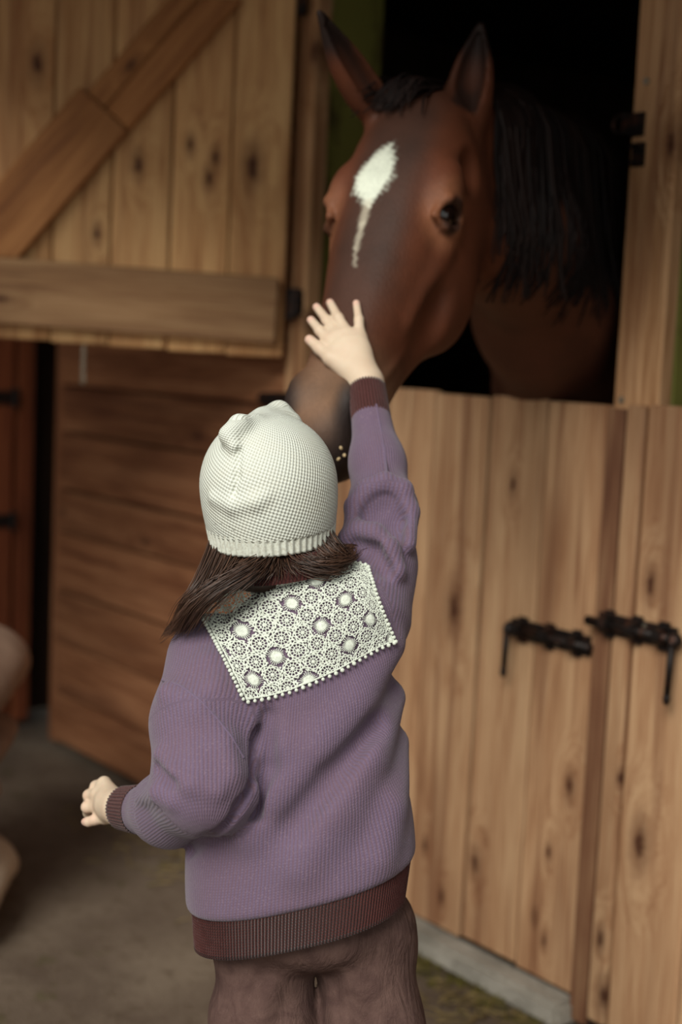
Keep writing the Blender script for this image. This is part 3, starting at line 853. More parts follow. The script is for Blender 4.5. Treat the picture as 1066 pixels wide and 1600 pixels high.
def crest_pt(f):
    pts = np.array(NECK_CREST); s_ = f * (len(pts) - 1); i = min(int(s_), len(pts) - 2)
    r_ = np.interp(s_, range(5), [.055, .075, .10, .14, .20])
    return pts[i] + (pts[i + 1] - pts[i]) * (s_ - i), r_
cur = []
nm, ns = 420, 9
near = unit(RH * 0.91 - FH * 0.41)       # side the mane falls to: across the neck, towards the yard
allp = np.zeros((nm, ns, 3))
for i in range(nm):
    f = rng.uniform(.09, .93); c, r_ = crest_pt(f)
    L = rng.uniform(.24, .34) * (1.0 if f > .15 else .7); sway = rng.normal(0, .03); lay = rng.uniform(.004, .03)
    for k in range(ns):
        a = k / (ns - 1)
        out = near * (r_ * 1.02 * math.sin(min(a * 3.2, math.pi / 2)) + lay) + UP * (r_ * .98 * math.cos(min(a * 3.2, math.pi / 2)) - max(0, a - .35) * L * 1.35)
        allp[i, k] = c + out + RH * sway * a * a + UP * .0
flat = push_out(allp.reshape(-1, 3), sd_horse, .006)
allp = flat.reshape(nm, ns, 3)
strands('mane', list(allp), rng.uniform(.0035, .007, nm), MANE, horse, HO)
cur = []; nf = 90
allp = np.zeros((nf, 7, 3))
for i in range(nf):
    u0 = rng.normal(-.010, .020); tt0 = rng.uniform(-.10, -.03); L = rng.uniform(.07, .14); du = rng.normal(-.16, .12)
    for k in range(7):
        a = k / 6; allp[i, k] = hp(tt0 + a * L, u0 + du * a * L * 1.2, -.055 + .06 * math.sin(min(1, a * 1.5) * 1.5))
allp = push_out(allp.reshape(-1, 3), sd_horse, .004).reshape(nf, 7, 3)
strands('forelock', list(allp), rng.uniform(.002, .004, nf), MANE, horse, HO)

# ================================================================== PERSON
# level frame seen from the yard: x to the right, y away, z up, origin under the camera
def G(px, py, d):
    w = pix(px, py, d) - CAM
    return np.array([w @ RH, w @ FH, w[2] + CAM[2]])
def G2W(p): p = np.asarray(p); return CAM * np.array([1, 1, 0]) + p[..., 0:1] * RH + p[..., 1:2] * FH + p[..., 2:3] * UP
def W2G(p):
    w = np.asarray(p) - CAM; return np.stack([w @ RH, w @ FH, np.asarray(p)[..., 2]], -1)
PB = G(455, 1200, 1.94); PB[2] = 0.0                      # standing point
pw = G2W(PB)
person = empty('person', tuple(pw), math.atan2(RH[1], RH[0]))
tag(person, 'child in a purple sweater and white knit hat reaching up to touch the horse', 'person')
GO = PB.copy()
ray_o = np.array([0, 0, CAM[2]])
def Gdir(px, py):
    r = FW[None] + RT[None] * ((np.asarray(px, float) - CX) / FPX)[:, None] - UT[None] * ((np.asarray(py, float) - CY) / FPX)[:, None]
    return np.stack([r @ RH, r @ FH, r[:, 2]], 1)
def surf_depth(sd, px, py, d0, d1, step=.004):
    """depth at which each pixel's ray meets a surface (nearest approach if it misses)"""
    r = Gdir(px, py); ds = np.arange(d0, d1, step); best = np.full(len(r), 9.0); out = np.full(len(r), d1); hit = np.zeros(len(r), bool)
    for d in ds:
        v = sd(ray_o + r * d)
        nb = (~hit) & (v < best); best[nb] = v[nb]; out[nb] = d
        hit |= v < 0
        if hit.all(): break
    return out

# ------------------------------------------------ sweater as a distance field
def row(py, cx, hw, hy, dy=0.0, d=1.93):
    a = G(cx, py, d); s = d / FPX
    return (a[2], a[0], a[1] + dy, hw * s, hy)
TORSO = np.array(sorted([row(878, 470, 30, .040), row(905, 462, 68, .060), row(935, 456, 116, .076), row(975, 450, 146, .090), row(1030, 446, 150, .100),
                         row(1110, 448, 150, .108), row(1200, 456, 158, .113), row(1300, 466, 174, .118), row(1380, 471, 176, .119), row(1440, 475, 168, .113), row(1500, 476, 160, .106)]))
ZT = lambda py: G(465, py, 1.93)[2]
Z_HEM = ZT(1378); Z_HEMB = ZT(1440)
XC0 = G(465, 1200, 1.93)[0]
def kz(z): return np.interp(z, [ZT(1450), ZT(1150), ZT(950)], [.28, .31, .36])
def torso_zz(P): return P[:, 2] - kz(P[:, 2]) * (P[:, 0] - XC0)
def sd_torso(P):
    zz = torso_zz(P)
    zc = np.clip(zz, TORSO[0, 0], TORSO[-1, 0])
    xc, yc, hw, hy = lerp_table(zc, TORSO)
    p = 2.4
    k = ((np.abs(P[:, 0] - xc) / hw) ** p + (np.abs(P[:, 1] - yc) / hy) ** p) ** (1 / p) - 1
    d = k * np.minimum(hw, hy)
    return smax(d, np.maximum(zz - TORSO[-1, 0], TORSO[0, 0] - zz), .02)
LS = [G(336, 1034, 1.93), G(318, 1130, 1.86), G(320, 1226, 1.815), G(266, 1264, 1.905), G(228, 1266, 1.955)]
LR = [.066, .064, .061, .046, .035]
RS = [G(568, 955, 1.95), G(590, 885, 1.975), G(598, 800, 2.03), G(590, 724, 2.085), G(581, 660, 2.125)]
RR = [.066, .049, .0455, .036, .0305]
def sd_lsleeve(P): return sd_chain(P, LS, LR, .03)
def sd_rsleeve(P): return sd_chain(P, RS, RR, .03)
def base_sweater(P):
    d = smin(sd_torso(P), sd_rsleeve(P), .05)
    return smin(d, sd_lsleeve(P), .007)
FOLDS = []
def fold(pts, r, sink, k, sd=base_sweater, sign=1):
    pts = np.array(pts, float); dd = surf_depth(sd, pts[:, 0], pts[:, 1], 1.70, 2.3)
    FOLDS.append((np.array([G(a, b, c + sink) for (a, b), c in zip(pts, dd)]), r, k, sign))
fold([(606, 1010), (560, 1090), (490, 1170), (430, 1240), (392, 1300)], .018, .010, .03)
fold([(612, 1090), (575, 1180), (520, 1270), (470, 1350)], .018, .011, .035)
fold([(340, 1075), (392, 1120), (410, 1180), (402, 1250)], .012, .006, .025)
fold([(330, 1040), (385, 1075), (440, 1160)], .012, .010, .03)
fold([(622, 1160), (610, 1260), (590, 1340)], .013, .010, .03)
fold([(585, 1130), (520, 1215), (460, 1290)], .010, -.004, .025, sign=-1)
fold([(420, 1120), (418, 1200), (400, 1270)], .008, -.003, .02, sign=-1)
# sleeve: roll above the elbow of the raised arm, crease in the crook of the other
fold([(553, 826), (556, 792), (575, 766), (602, 755), (628, 766), (638, 800), (634, 850)], .0150, -.006, .005)
fold([(580, 806), (600, 796), (616, 812), (612, 850)], .015, -.005, .014, sign=-1)
fold([(545, 842), (560, 832), (584, 836), (606, 858), (618, 892)], .016, -.004, .008)
fold([(556, 856), (585, 862), (602, 890)], .010, -.004, .014, sign=-1)
fold([(252, 1180), (270, 1206), (300, 1226), (340, 1236)], .010, .004, .012)
fold([(246, 1200), (258, 1216), (270, 1226)], .006, -.001, .012, sign=-1)
fold([(222, 1246), (246, 1240), (270, 1252)], .009, .004, .012)
fold([(262, 1082), (310, 1110), (350, 1160), (360, 1210)], .010, .006, .02)
fold([(398, 1140), (396, 1200), (374, 1258), (330, 1306), (296, 1330)], .009, .002, .008, sign=-1)
def sd_sweater(P):
    d = base_sweater(P)
    for pts, r, k, sg in FOLDS:
        e = local(lambda q_: sd_chain(q_, pts, [r] * len(pts), .01), P, pts.mean(0), np.linalg.norm(pts - pts.mean(0), axis=1).max() + r + .06)
        d = smin(d, e, k) if sg > 0 else smax(d, -e, k)
    zz = torso_zz(P)
    inarm = np.minimum(sd_lsleeve(P), sd_rsleeve(P))
    cut = np.minimum(Z_HEM - zz, inarm)                   # open at the hem, arms excepted
    return smax(d, cut, .014)
slo = np.minimum.reduce([np.array(LS).min(0), np.array(RS).min(0), np.array([TORSO[:, 1].min() - .2, TORSO[:, 2].min() - .15, Z_HEM - .07])]) - .09
shi = np.maximum.reduce([np.array(LS).max(0), np.array(RS).max(0), np.array([TORSO[:, 1].max() + .2, TORSO[:, 2].max() + .15, TORSO[-1, 0]])]) + .08
V, Q = surface_nets(sd_sweater, slo, shi, 0.0042)
def bone_uv(P, pts, Rm):
    best = np.full(len(P), 9.); U_ = np.zeros(len(P)); W_ = np.zeros(len(P)); acc = 0
    for a, b in zip(pts[:-1], pts[1:]):
        ba = b - a; L = np.linalg.norm(ba); t = ((P - a) @ ba) / (L * L); tc = np.clip(t, 0, 1)
        dd = np.linalg.norm(P - a - tc[:, None] * ba, axis=1); ax = ba / L
        n = unit(np.cross(ax, [0, 1., 0.2])); bb = np.cross(ax, n)
        ang = np.arctan2((P - a) @ bb, (P - a) @ n); m = dd < best
        best[m] = dd[m]; U_[m] = ang[m] * Rm; W_[m] = acc + t[m] * L; acc += L
    return U_, W_
dT, dL, dR = sd_torso(V), sd_lsleeve(V), sd_rsleeve(V)
UVK = np.zeros((len(V), 3)); yc = G(465, 1200, 1.93)[1]
UVK[:, 0] = np.arctan2(V[:, 0] - XC0, -(V[:, 1] - yc) * 1.25) * .145; UVK[:, 1] = torso_zz(V)
m = (dL < dT) & (dL < dR); u1, w1 = bone_uv(V, LS, .055); UVK[m, 0] = u1[m]; UVK[m, 1] = w1[m]; UVK[m, 2] = 1
m = (dR < dT) & (dR < dL); u1, w1 = bone_uv(V, RS, .048); UVK[m, 0] = u1[m]; UVK[m, 1] = w1[m]; UVK[m, 2] = 2
def knit_mat(name, base, between, fleck, per=.0044, rowh=.0036, mixf=.55, strength=.42):
    g = NT(name); uv = g.sep(g.attr('knit').outputs['Vector']); P = g.obj()
    wob = g.math('MULTIPLY', g.math('SUBTRACT', g.noise(P, 70, 2), .5), .0016)
    u = g.math('MULTIPLY', g.math('ADD', uv[0], wob), 2 * math.pi / per); w = g.math('MULTIPLY', uv[1], 2 * math.pi / rowh)
    ribh = g.math('ADD', g.math('MULTIPLY', g.math('COSINE', u), .5), .5)
    st = g.math('ADD', g.math('MULTIPLY', g.math('SINE', g.math('ADD', w, g.math('MULTIPLY', g.math('ABSOLUTE', g.math('SINE', g.math('MULTIPLY', u, .5))), 2.4))), .5), .5)
    h = g.math('MULTIPLY', g.math('POWER', ribh, .7), g.math('ADD', g.math('MULTIPLY', st, .45), .55))
    c = g.mix(g.smooth(ribh, 0.05, 0.6, mixf, 0.0), srgb(*base), srgb(*between))
    fl = g.smooth(g.noise(P, 420, 2), .56, .70, 0, .45); c = g.mix(fl, c, srgb(*fleck))
    c = g.mix(g.smooth(g.noise(P, 14, 3), .35, .7, 0, .18), c, srgb(*between))
    fz = g.noise(P, 900, 2)
    g.bump(g.math('ADD', h, g.math('MULTIPLY', fz, .35)), strength, .0022)
    g.b.inputs['Sheen Weight'].default_value = .18; g.b.inputs['Sheen Roughness'].default_value = .5
    return g.out(c, .92, .12)
PURPLE = knit_mat('purple_knit', (106, 90, 112), (104, 78, 84), (134, 114, 126))
MAROON = knit_mat('maroon_rib', (78, 40, 37), (44, 23, 23), (92, 54, 48), per=.0052, rowh=.004, mixf=.8, strength=.8)
def gmesh(name, V_, F_, mat, smooth=True, knit=None, parent=None):
    me_ = mesh_np(name, np.asarray(V_) - GO, F_, smooth)
    if knit is not None: attr_vec(me_, 'knit', knit)
    return link(name, me_, mat, parent or person)
sweater = gmesh('sweater', V, Q, PURPLE, knit=UVK)

def band(name, cen, ax1, ax2, axis, r0, r1, length, mat, nrib, amp=.0012, p=2.0, nu=None, nv=10, lift=None, thick=.004, bulge=.0, parent=None):
    """ribbed knitted band round an axis; outer wall, inner wall and rolled edge"""
    nu = nu or nrib * 8
    th = np.linspace(0, 2 * np.pi, nu, endpoint=False); vv = np.linspace(0, 1, nv)
    prof = [(s, 0.0) for s in vv] + [(1.0, thick * .5), (1.0 - .02, thick)] + [(s, thick) for s in vv[::-1][1:]]
    rows_, kn_ = [], []
    per = 2 * np.pi * (np.mean(r0)) / nrib
    for s, ins in prof:
        r = np.array(r0) * (1 - s) + np.array(r1) * s
        cs, sn = np.cos(th), np.sin(th)
        f = (np.abs(cs) ** p + np.abs(sn) ** p) ** (-1 / p)
        rr = 1 + (amp * np.cos(th * nrib) - ins + bulge * np.sin(np.pi * s)) / np.mean(r)
        P_ = cen + np.outer(cs * f * r[0] * rr, ax1) + np.outer(sn * f * r[1] * rr, ax2) + axis * (s * length)
        if lift is not None: P_ = P_ + lift(P_)
        rows_.append(P_); kn_.append(np.stack([th * .0 + th / (2 * np.pi) * nrib * .0052, np.full(nu, s * length), np.zeros(nu)], 1))
    V_ = np.concatenate(rows_); nr = len(rows_)
    i = np.arange(nr - 1)[:, None] * nu; j = np.arange(nu)[None]; j2 = (j + 1) % nu
    F_ = np.stack([i + j, i + nu + j, i + nu + j2, i + j2], -1).reshape(-1, 4)
    return gmesh(name, V_, F_, mat, knit=np.concatenate(kn_), parent=parent)
X_, Y_, Z_ = np.eye(3)
# hem: follows the torso section, tilted with it
hx, hyc, hhw, hhy = [float(a) for a in lerp_table(np.array([Z_HEM]), TORSO)]
def hem_lift(P_): return np.outer(kz(P_[:, 2]) * (P_[:, 0] - XC0), Z_)
band('hem_ribbing', np.array([hx, hyc, Z_HEM + .012]), X_, Y_, -Z_, (hhw - .006, hhy - .005), (hhw - .012, hhy - .012), .012 + (Z_HEM - Z_HEMB), MAROON, 210, .0009, 2.4, lift=hem_lift)
def frame(ax):
    ax = unit(ax); a = unit(np.cross(ax, [0.1, 1, 0.3])); return a, np.cross(ax, a), ax
a1, a2, ax = frame(RS[-1] - RS[-2]); RC = RS[-1] + ax * .006
band('cuff', RC, a1, a2, ax, (.0295, .0295), (.0275, .0275), .060, MAROON, 38, .0009)
a1, a2, lax = frame(unit(LS[-1] - LS[-2]) * 1.0 + np.array([-.25, .05, .08])); LC = LS[-1] + lax * .012
band('cuff', LC, a1, a2, lax, (.0335, .0335), (.0295, .0295), .040, MAROON, 40, .0009)
nb = G(452, 900, 1.918)
band('neck_ribbing', nb, X_, Y_, unit([.1, 0.1, 1]), (.060, .062), (.053, .056), .034, MAROON, 76, .0009, lift=lambda P_: np.outer(.20 * (P_[:, 0] - nb[0]), Z_))
# seams lying on the knit
def seam(pts, r=.0022, sink=.0005):
    pts = np.array(pts, float); tt = np.linspace(0, len(pts) - 1, len(pts) * 6)
    px = np.interp(tt, range(len(pts)), pts[:, 0]); py = np.interp(tt, range(len(pts)), pts[:, 1])
    dd = surf_depth(sd_sweater, px, py, 1.70, 2.3, .002); dd = np.convolve(np.pad(dd, 2, 'edge'), np.ones(5) / 5, 'valid')
    c = np.array([G(a, b, d + sink) for a, b, d in zip(px, py, dd)])
    v, f = tube_np(c, r, 6); return gmesh('seam', v, f, PURPLE, knit=np.zeros((len(v), 3)), parent=sweater)
seam([(254, 1062), (282, 1072), (312, 1094), (340, 1124), (362, 1152), (380, 1184)])
seam([(588, 632), (594, 665), (600, 700), (605, 742)], .002)

# ------------------------------------------------ body
HCN = G(424, 764, 1.935)                                   # head centre
NECKP = G(450, 900, 1.935)
hor_g = lambda P: sd_horse(G2W(P))
hx_, hy_ = np.meshgrid(np.arange(505, 600, 12), np.arange(455, 640, 15)); hz_ = surf_depth(hor_g, hx_.ravel(), hy_.ravel(), 1.95, 2.5, .004)
Acoef, *_ = np.linalg.lstsq(np.stack([hx_.ravel() - 540, hy_.ravel() - 540, np.ones(hx_.size)], 1), hz_, rcond=None)
hz_map = lambda px, py: float(surf_depth(hor_g, np.array([max(px, 512)]), np.array([py]), 1.95, 2.5, .002)[0])
def on_horse(px, py, r): return G(px, py, hz_map(px, py) - r - .0015)
WR = RC + ax * .068                                         # right wrist, past the cuff
kn_r = {'index': on_horse(516, 536, .010), 'middle': on_horse(528, 526, .010), 'ring': on_horse(543, 523, .010), 'little': on_horse(562, 528, .009)}
tip_r = {'index': ((500, 517), (486, 500)), 'middle': ((511, 501), (495, 480)), 'ring': ((529, 497), (516, 473)), 'little': ((561, 500), (557, 474))}
RHAND = []; palm = np.mean([WR + (kp - WR) * .62 for kp in kn_r.values()], axis=0)
for nme, kp in kn_r.items():
    m1, m2 = tip_r[nme]; r = .0075 if nme != 'little' else .0067
    p1 = on_horse(*m1, r + .004); p2 = on_horse(*m2, r)
    RHAND.append(([WR, kp, p1, p2], [.0185, .0108, r, r * .86]))
tb = on_horse(517, 560, .011); RHAND.append(([WR, tb, on_horse(500, 545, .009), on_horse(484, 531, .008)], [.0165, .0115, .0092, .0078]))
def sd_rhand(P):
    d = sd_cone(P, RS[-1], WR, .024, .0215)
    pm = sd_ell(P, palm + [0, .002, 0], (.026, .009, .026))
    d = smin(d, pm, .02)
    for pts, rr in RHAND:
        d = smin(d, sd_cone(P, pts[0], pts[1], rr[0], rr[1]), .016); d = smin(d, sd_chain(P, pts[1:], rr[1:], .006), .005)
    return d
LW = LC + lax * .046
Lk = [G(163, 1224, 2.055), G(153, 1241, 2.045), G(152, 1260, 2.04), G(165, 1277, 2.03)]
LHAND = [([Lk[0], G(150, 1229, 2.068), G(148, 1241, 2.088), G(158, 1246, 2.098)], [.0092, .0083, .0076, .0068]),
         ([Lk[1], G(139, 1243, 2.062), G(139, 1254, 2.082), G(149, 1258, 2.092)], [.0092, .0083, .0076, .0068]),
         ([Lk[2], G(136, 1261, 2.050), G(138, 1270, 2.068), G(148, 1273, 2.076)], [.0090, .0080, .0073, .0066]),
         ([Lk[3], G(148, 1281, 2.032), G(138, 1284, 2.036), G(133, 1284, 2.040)], [.0082, .0072, .0064, .0056]),
         ([G(186, 1248, 2.04), G(172, 1236, 2.075), G(160, 1240, 2.098), G(153, 1248, 2.108)], [.012, .0100, .0088, .0072])]
def sd_lhand(P):
    d = sd_cone(P, LS[-1], LW, .027, .0235)
    pc = (LW + (Lk[1] + Lk[2]) / 2) / 2
    for k in Lk: d = smin(d, sd_cone(P, LW, k, .017, .0098), .012)
    d = smin(d, sd_cone(P, LW, pc, .020, .018), .012)
    for pts, rr in LHAND: d = smin(d, sd_chain(P, pts, rr, .004), .0045)
    return d
LEGC = [(G(412, 1475, 1.945), G(411, 1600, 1.945)), (G(570, 1450, 1.955), G(583, 1600, 1.955))]
def sd_body(P):
    d = sd_ell(P, HCN, (.072, .086, .090))
    d = smin(d, sd_ell(P, HCN + [0, .035, -.055], (.052, .050, .055)), .03)       # jaw
    d = smin(d, sd_cone(P, HCN + [0, .088, -.005], HCN + [0, .108, -.030], .008, .012), .012)   # nose
    d = smin(d, sd_ell(P, HCN + [0, .085, -.062], (.022, .012, .006)), .008)      # lips
    for s in (-1, 1):
        d = smin(d, sd_ell(P, HCN + [s * .075, .0, -.02], (.010, .020, .030)), .008)
        d = smax(d, -sd_ell(P, HCN + [s * .032, .098, .0], (.015, .012, .010)), .008)
    d = smin(d, sd_cone(P, HCN + [.004, -.005, -.07], NECKP + [0, .01, -.06], .038, .036), .02)
    tor = sd_cone(P, NECKP + [0.0, .01, -.16], G(475, 1400, 1.94), .075, .070)
    d = smin(d, tor, .03)
    d = smin(d, sd_chain(P, LS, [.030, .028, .026, .024, .022], .02), .02)
    d = smin(d, sd_chain(P, RS, [.030, .028, .026, .024, .022], .02), .02)
    for a, b in LEGC:
        f = np.array([b[0], b[1], .06]); d = smin(d, sd_chain(P, [a, b, np.array([b[0], b[1], .30]), f], [.050, .044, .040, .030], .02), .02)
        d = smin(d, sd_cone(P, f, f + [0, .11, -.025], .032, .026), .02)
    return d
bl = np.array([-.55, 1.70, .02]) ; allb = np.array([*LS, *RS, HCN, LEGC[0][1], LEGC[1][1]])
bl = allb.min(0) - .16; bh = allb.max(0) + .16; bl[2] = .0
V1, Q1 = surface_nets(sd_body, bl, bh, .0065)
def box_of(pts, pad): pts = np.array(pts); return pts.min(0) - pad, pts.max(0) + pad
rp = [RS[-1], WR, palm] + [p_ for c_ in RHAND for p_ in c_[0]]; V2, Q2 = surface_nets(sd_rhand, *box_of(rp, .03), .0017)
lp = [LS[-1], LW] + [p_ for c_ in LHAND for p_ in c_[0]]; V3, Q3 = surface_nets(sd_lhand, *box_of(lp, .03), .0017)
Vb, Fb = merge_np([(V1, Q1), (V2, Q2), (V3, Q3)])
def skin_mat():
    g = NT('skin'); P = g.obj(); n = g.noise(P, 30, 3); pk = g.attr('pink').outputs['Fac']
    c = g.mix(g.smooth(n, .35, .7, 0, .35), srgb(206, 184, 160), srgb(198, 168, 144))
    c = g.mix(pk, c, srgb(212, 160, 148))
    g.b.inputs['Subsurface Weight'].default_value = .12; g.b.inputs['Subsurface Radius'].default_value = (.012, .004, .002)
    g.b.inputs['Subsurface Scale'].default_value = .4
    g.bump(g.noise(P, 260, 3), .12, .002)
    return g.out(c, .5, .35)
SKIN = skin_mat()
pink = np.zeros(len(Vb))
for pts, rr in RHAND + LHAND:
    pink = np.maximum(pink, (1 - sstep(np.linalg.norm(Vb - pts[-1], axis=1), .006, .014)) * .5)
    pink = np.maximum(pink, (1 - sstep(np.linalg.norm(Vb - pts[1], axis=1), .006, .013)) * .25)
me = mesh_np('body', Vb - GO, Fb); attr_f(me, 'pink', pink); link('body', me, SKIN, person)
# finger nails of the raised hand
gn = NT('nail'); NAIL = gn.out(srgb(206, 164, 152), .35, .4)
for pts, rr in RHAND:
    d_ = unit(pts[-1] - pts[-2]); c_ = pts[-1] + d_ * .001 + np.array([0, -1, 0.1]) * rr[-1] * .80
    a_, b_ = unit(np.cross(d_, [0, 1, 0])), d_
    bmn = bmesh.new()
    bmesh.ops.create_uvsphere(bmn, u_segments=12, v_segments=8, radius=1.0)
    R3 = np.stack([a_ * rr[-1] * .62, d_ * rr[-1] * .85, np.cross(a_, d_) * .0016], 1)
    for v in bmn.verts: v.co = Vector(R3 @ np.array(v.co) + c_ - GO)
    men = bpy.data.meshes.new('finger_nail'); bmn.to_mesh(men); bmn.free()
    for p_ in men.polygons: p_.use_smooth = True
    link('finger_nail', men, NAIL, person)
for s in (-1, 1):
    joined('eye', [p_ball(tuple(HCN + [s * .032, .078, .0] - GO), .0125, 16)], EYEM, person, True)

# ------------------------------------------------ trousers and shoes
WST = G(476, 1440, 1.94)
def sd_trousers(P):
    d = sd_ell(P, WST, (.124, .090, .062))
    for s, (a, b) in zip((-1, 1), LEGC):
        f = np.array([b[0] + s * .012, b[1] + .01, .085]); kn_ = np.array([b[0] + s * .004, b[1] - .005, .33])
        lg = sd_chain(P, [a, b, kn_, f], [.070, .0665, .066, .062], .03)
        wr = .0035 * np.sin(P[:, 2] * 55 + P[:, 0] * 60 * s + 2.0 * np.sin(P[:, 0] * 40)) * np.sin(P[:, 0] * 35 + P[:, 2] * 12)
        d = smin(d, lg + wr, .014)
    d = smax(d, .075 - P[:, 2], .006)
    return smax(d, P[:, 2] - (Z_HEM + .05), .01)
tl = np.array([LEGC[0][1][0] - .14, WST[1] - .16, .05]); th_ = np.array([LEGC[1][1][0] + .14, WST[1] + .16, Z_HEM + .09])
V, Q = surface_nets(sd_trousers, tl, th_, .0055)
def cloth_mat():
    g = NT('brown_cotton'); P = g.obj()
    n = g.noise(P, 22, 5, .6, .8); w = g.noise(P, 500, 2); s = g.noise(g.vmath('MULTIPLY', P, (1, 1, .3)), 34, 4, .6, 1.2)
    c = g.mix(g.smooth(n, .35, .68), srgb(94, 72, 66), srgb(76, 56, 52)); c = g.mix(g.smooth(w, .6, .7, 0, .25), c, srgb(112, 92, 84))
    g.bump(g.math('ADD', g.math('MULTIPLY', s, 1.4), g.math('MULTIPLY', w, .12)), .5, .008)
    return g.out(c, .9, .15)
gmesh('trousers', V, Q, cloth_mat())
gs = NT('shoe_leather'); SHOE = gs.out(gs.mix(gs.noise(gs.obj(), 20), srgb(60, 40, 32), srgb(48, 32, 26)), .55, .35)
for s, (a, b) in zip((-1, 1), LEGC):
    f = np.array([b[0] + s * .012, b[1] + .01, .0])
    def sd_shoe(P):
        d = smin(sd_ell(P, f + [0, .0, .045], (.040, .052, .055)), sd_ell(P, f + [s * .008, .085, .032], (.042, .075, .036)), .03)
        d = smin(d, np.maximum(sd_ell(P, f + [s * .004, .05, .012], (.046, .125, .05)), P[:, 2] - .018), .006)
        return smax(smax(d, .002 - P[:, 2], .004), P[:, 2] - .10, .006)
    V, Q = surface_nets(sd_shoe, f + [-.08, -.1, -.02], f + [.08, .2, .12], .005)
    gmesh('shoe', V, Q, SHOE)

# ------------------------------------------------ hat
HT = G(420, 758, 1.925); HTILT = .06
hat_R = np.stack([unit([1, 0, .10]), unit([0, 1, .10]), unit([-.10, -.10, 1])])
nub1 = [G(398, 660, 1.880), G(374, 664, 1.858), G(358, 680, 1.852), G(366, 696, 1.842)]
nub2 = [G(412, 650, 1.93), G(436, 646, 1.96), G(456, 656, 1.96)]
HATF = []
def sd_hat(P):
    q_ = (P - HT) @ hat_R.T
    q2 = q_.copy(); q2[:, 2] = np.where(q_[:, 2] < 0, q_[:, 2] * .60, q_[:, 2]); d = sd_ell(q2, (0, 0, .0), (.0935, .104, .098))
    d = smin(d, sd_chain(P, nub1, [.011, .0125, .0115, .007], .01), .014)
    d = smin(d, sd_chain(P, nub2, [.010, .016, .010], .01), .022)
    for c_, rr_, k_, sg_ in HATF:
        e_ = sd_chain(P, c_, rr_, .008); d = smin(d, e_, k_) if sg_ > 0 else smax(d, -e_, k_)
    inner = sd_ell(q2, (0, 0, 0), (.089, .0995, .0935))
    d = smax(d, -np.maximum(inner, q_[:, 2] + .03), .003)
    return smax(d, -.060 - q_[:, 2], .005)
HATF = []
def hat_line(pts, rr_, sink, k_, sg_):
    pts = np.array(pts, float); dd_ = surf_depth(sd_hat, pts[:, 0], pts[:, 1], 1.75, 1.95, .001)
    return ([G(a, b, c + sink) for (a, b), c in zip(pts, dd_)], rr_, k_, sg_)
HATF = [hat_line([(374, 706), (370, 745), (365, 788)], [.0035] * 3, .0005, .006, -1), hat_line([(334, 778), (364, 790), (400, 784), (414, 776)], [.002, .004, .004, .002], .003, .016, 1)]
V, Q = surface_nets(sd_hat, HT - .135, HT + .135, .0029)
q_ = (V - HT) @ hat_R.T
UVH = np.stack([np.arctan2(q_[:, 0], -q_[:, 1]), q_[:, 2] / .1, np.zeros(len(V))], 1)
def hat_mat():
    g = NT('white_moss_knit'); uv = g.sep(g.attr('knit').outputs['Vector']); P = g.obj()
    ph = g.math('ARCSINE', g.math('MINIMUM', g.math('MAXIMUM', uv[1], -.999), .999))
    a = g.math('MULTIPLY', uv[0], 88.0); b = g.math('MULTIPLY', ph, 88.0)
    u = g.math('ADD', a, g.math('MULTIPLY', b, .45)); w = g.math('SUBTRACT', g.math('MULTIPLY', b, 1.0), g.math('MULTIPLY', a, .42))
    s1 = g.math('ADD', g.math('MULTIPLY', g.math('MULTIPLY', g.math('SINE', u), g.math('SINE', w)), .5), .5)
    hgt = g.math('POWER', s1, .8)
    c = g.mix(g.smooth(hgt, .15, .7), srgb(190, 190, 177), srgb(218, 221, 211))
    c = g.mix(g.smooth(g.noise(P, 25, 3), .4, .7, 0, .15), c, srgb(214, 206, 184))
    g.bump(g.math('ADD', hgt, g.math('MULTIPLY', g.noise(P, 700, 2), .2)), .5, .004)
    return g.out(c, .9, .15)
HATM = hat_mat()
hat = gmesh('hat', V, Q, HATM, knit=UVH)
gr = NT('white_rib_knit'); HATR = gr.out(gr.mix(gr.smooth(gr.noise(gr.obj(), 300, 2), .4, .7), srgb(214, 216, 204), srgb(194, 192, 178)), .9, .15)
rc = HT + hat_R[2] * -.050
band('hat_rim', rc, hat_R[0], hat_R[1], -hat_R[2], (.0880, .0975), (.0845, .0945), .027, HATR, 58, .0013, parent=person)

# ------------------------------------------------ lace collar
na, nb_ = 61, 43
edgeT = np.array([(304, 941), (345, 930), (395, 918), (440, 914), (478, 905), (520, 890), (556, 878), (574, 884)], float)
edgeB = np.array([(384, 1096), (420, 1090), (455, 1080), (495, 1064), (530, 1048), (562, 1030), (595, 1012), (618, 1003)], float)
aa = np.linspace(0, 1, na); bb_ = np.linspace(0, 1, nb_)
eT = np.stack([np.interp(aa, np.linspace(0, 1, 8), edgeT[:, k]) for k in (0, 1)], 1); eB = np.stack([np.interp(aa, np.linspace(0, 1, 8), edgeB[:, k]) for k in (0, 1)], 1)
PXY = eT[:, None] * (1 - bb_)[None, :, None] + eB[:, None] * bb_[None, :, None]
PXY[:, :, 0] += 6 * np.sin(np.pi * bb_)[None] * (aa - .5)[:, None] * -1
dd = surf_depth(lambda P: sd_sweater(P) - .004, PXY[..., 0].ravel(), PXY[..., 1].ravel(), 1.72, 2.2, .002).reshape(na, nb_)
pm_pt = (ray_o + Gdir(PXY[..., 0].ravel(), PXY[..., 1].ravel()) * dd.ravel()[:, None])
miss = (sd_sweater(pm_pt) > .010).reshape(na, nb_)
for j in range(nb_ - 2, -1, -1):                          # where the edge hangs past the shoulder, carry on from the row below
    far = miss[:, j] | (dd[:, j] > dd[:, j + 1] + .012)
    dd[far, j] = dd[far, j + 1] + .002
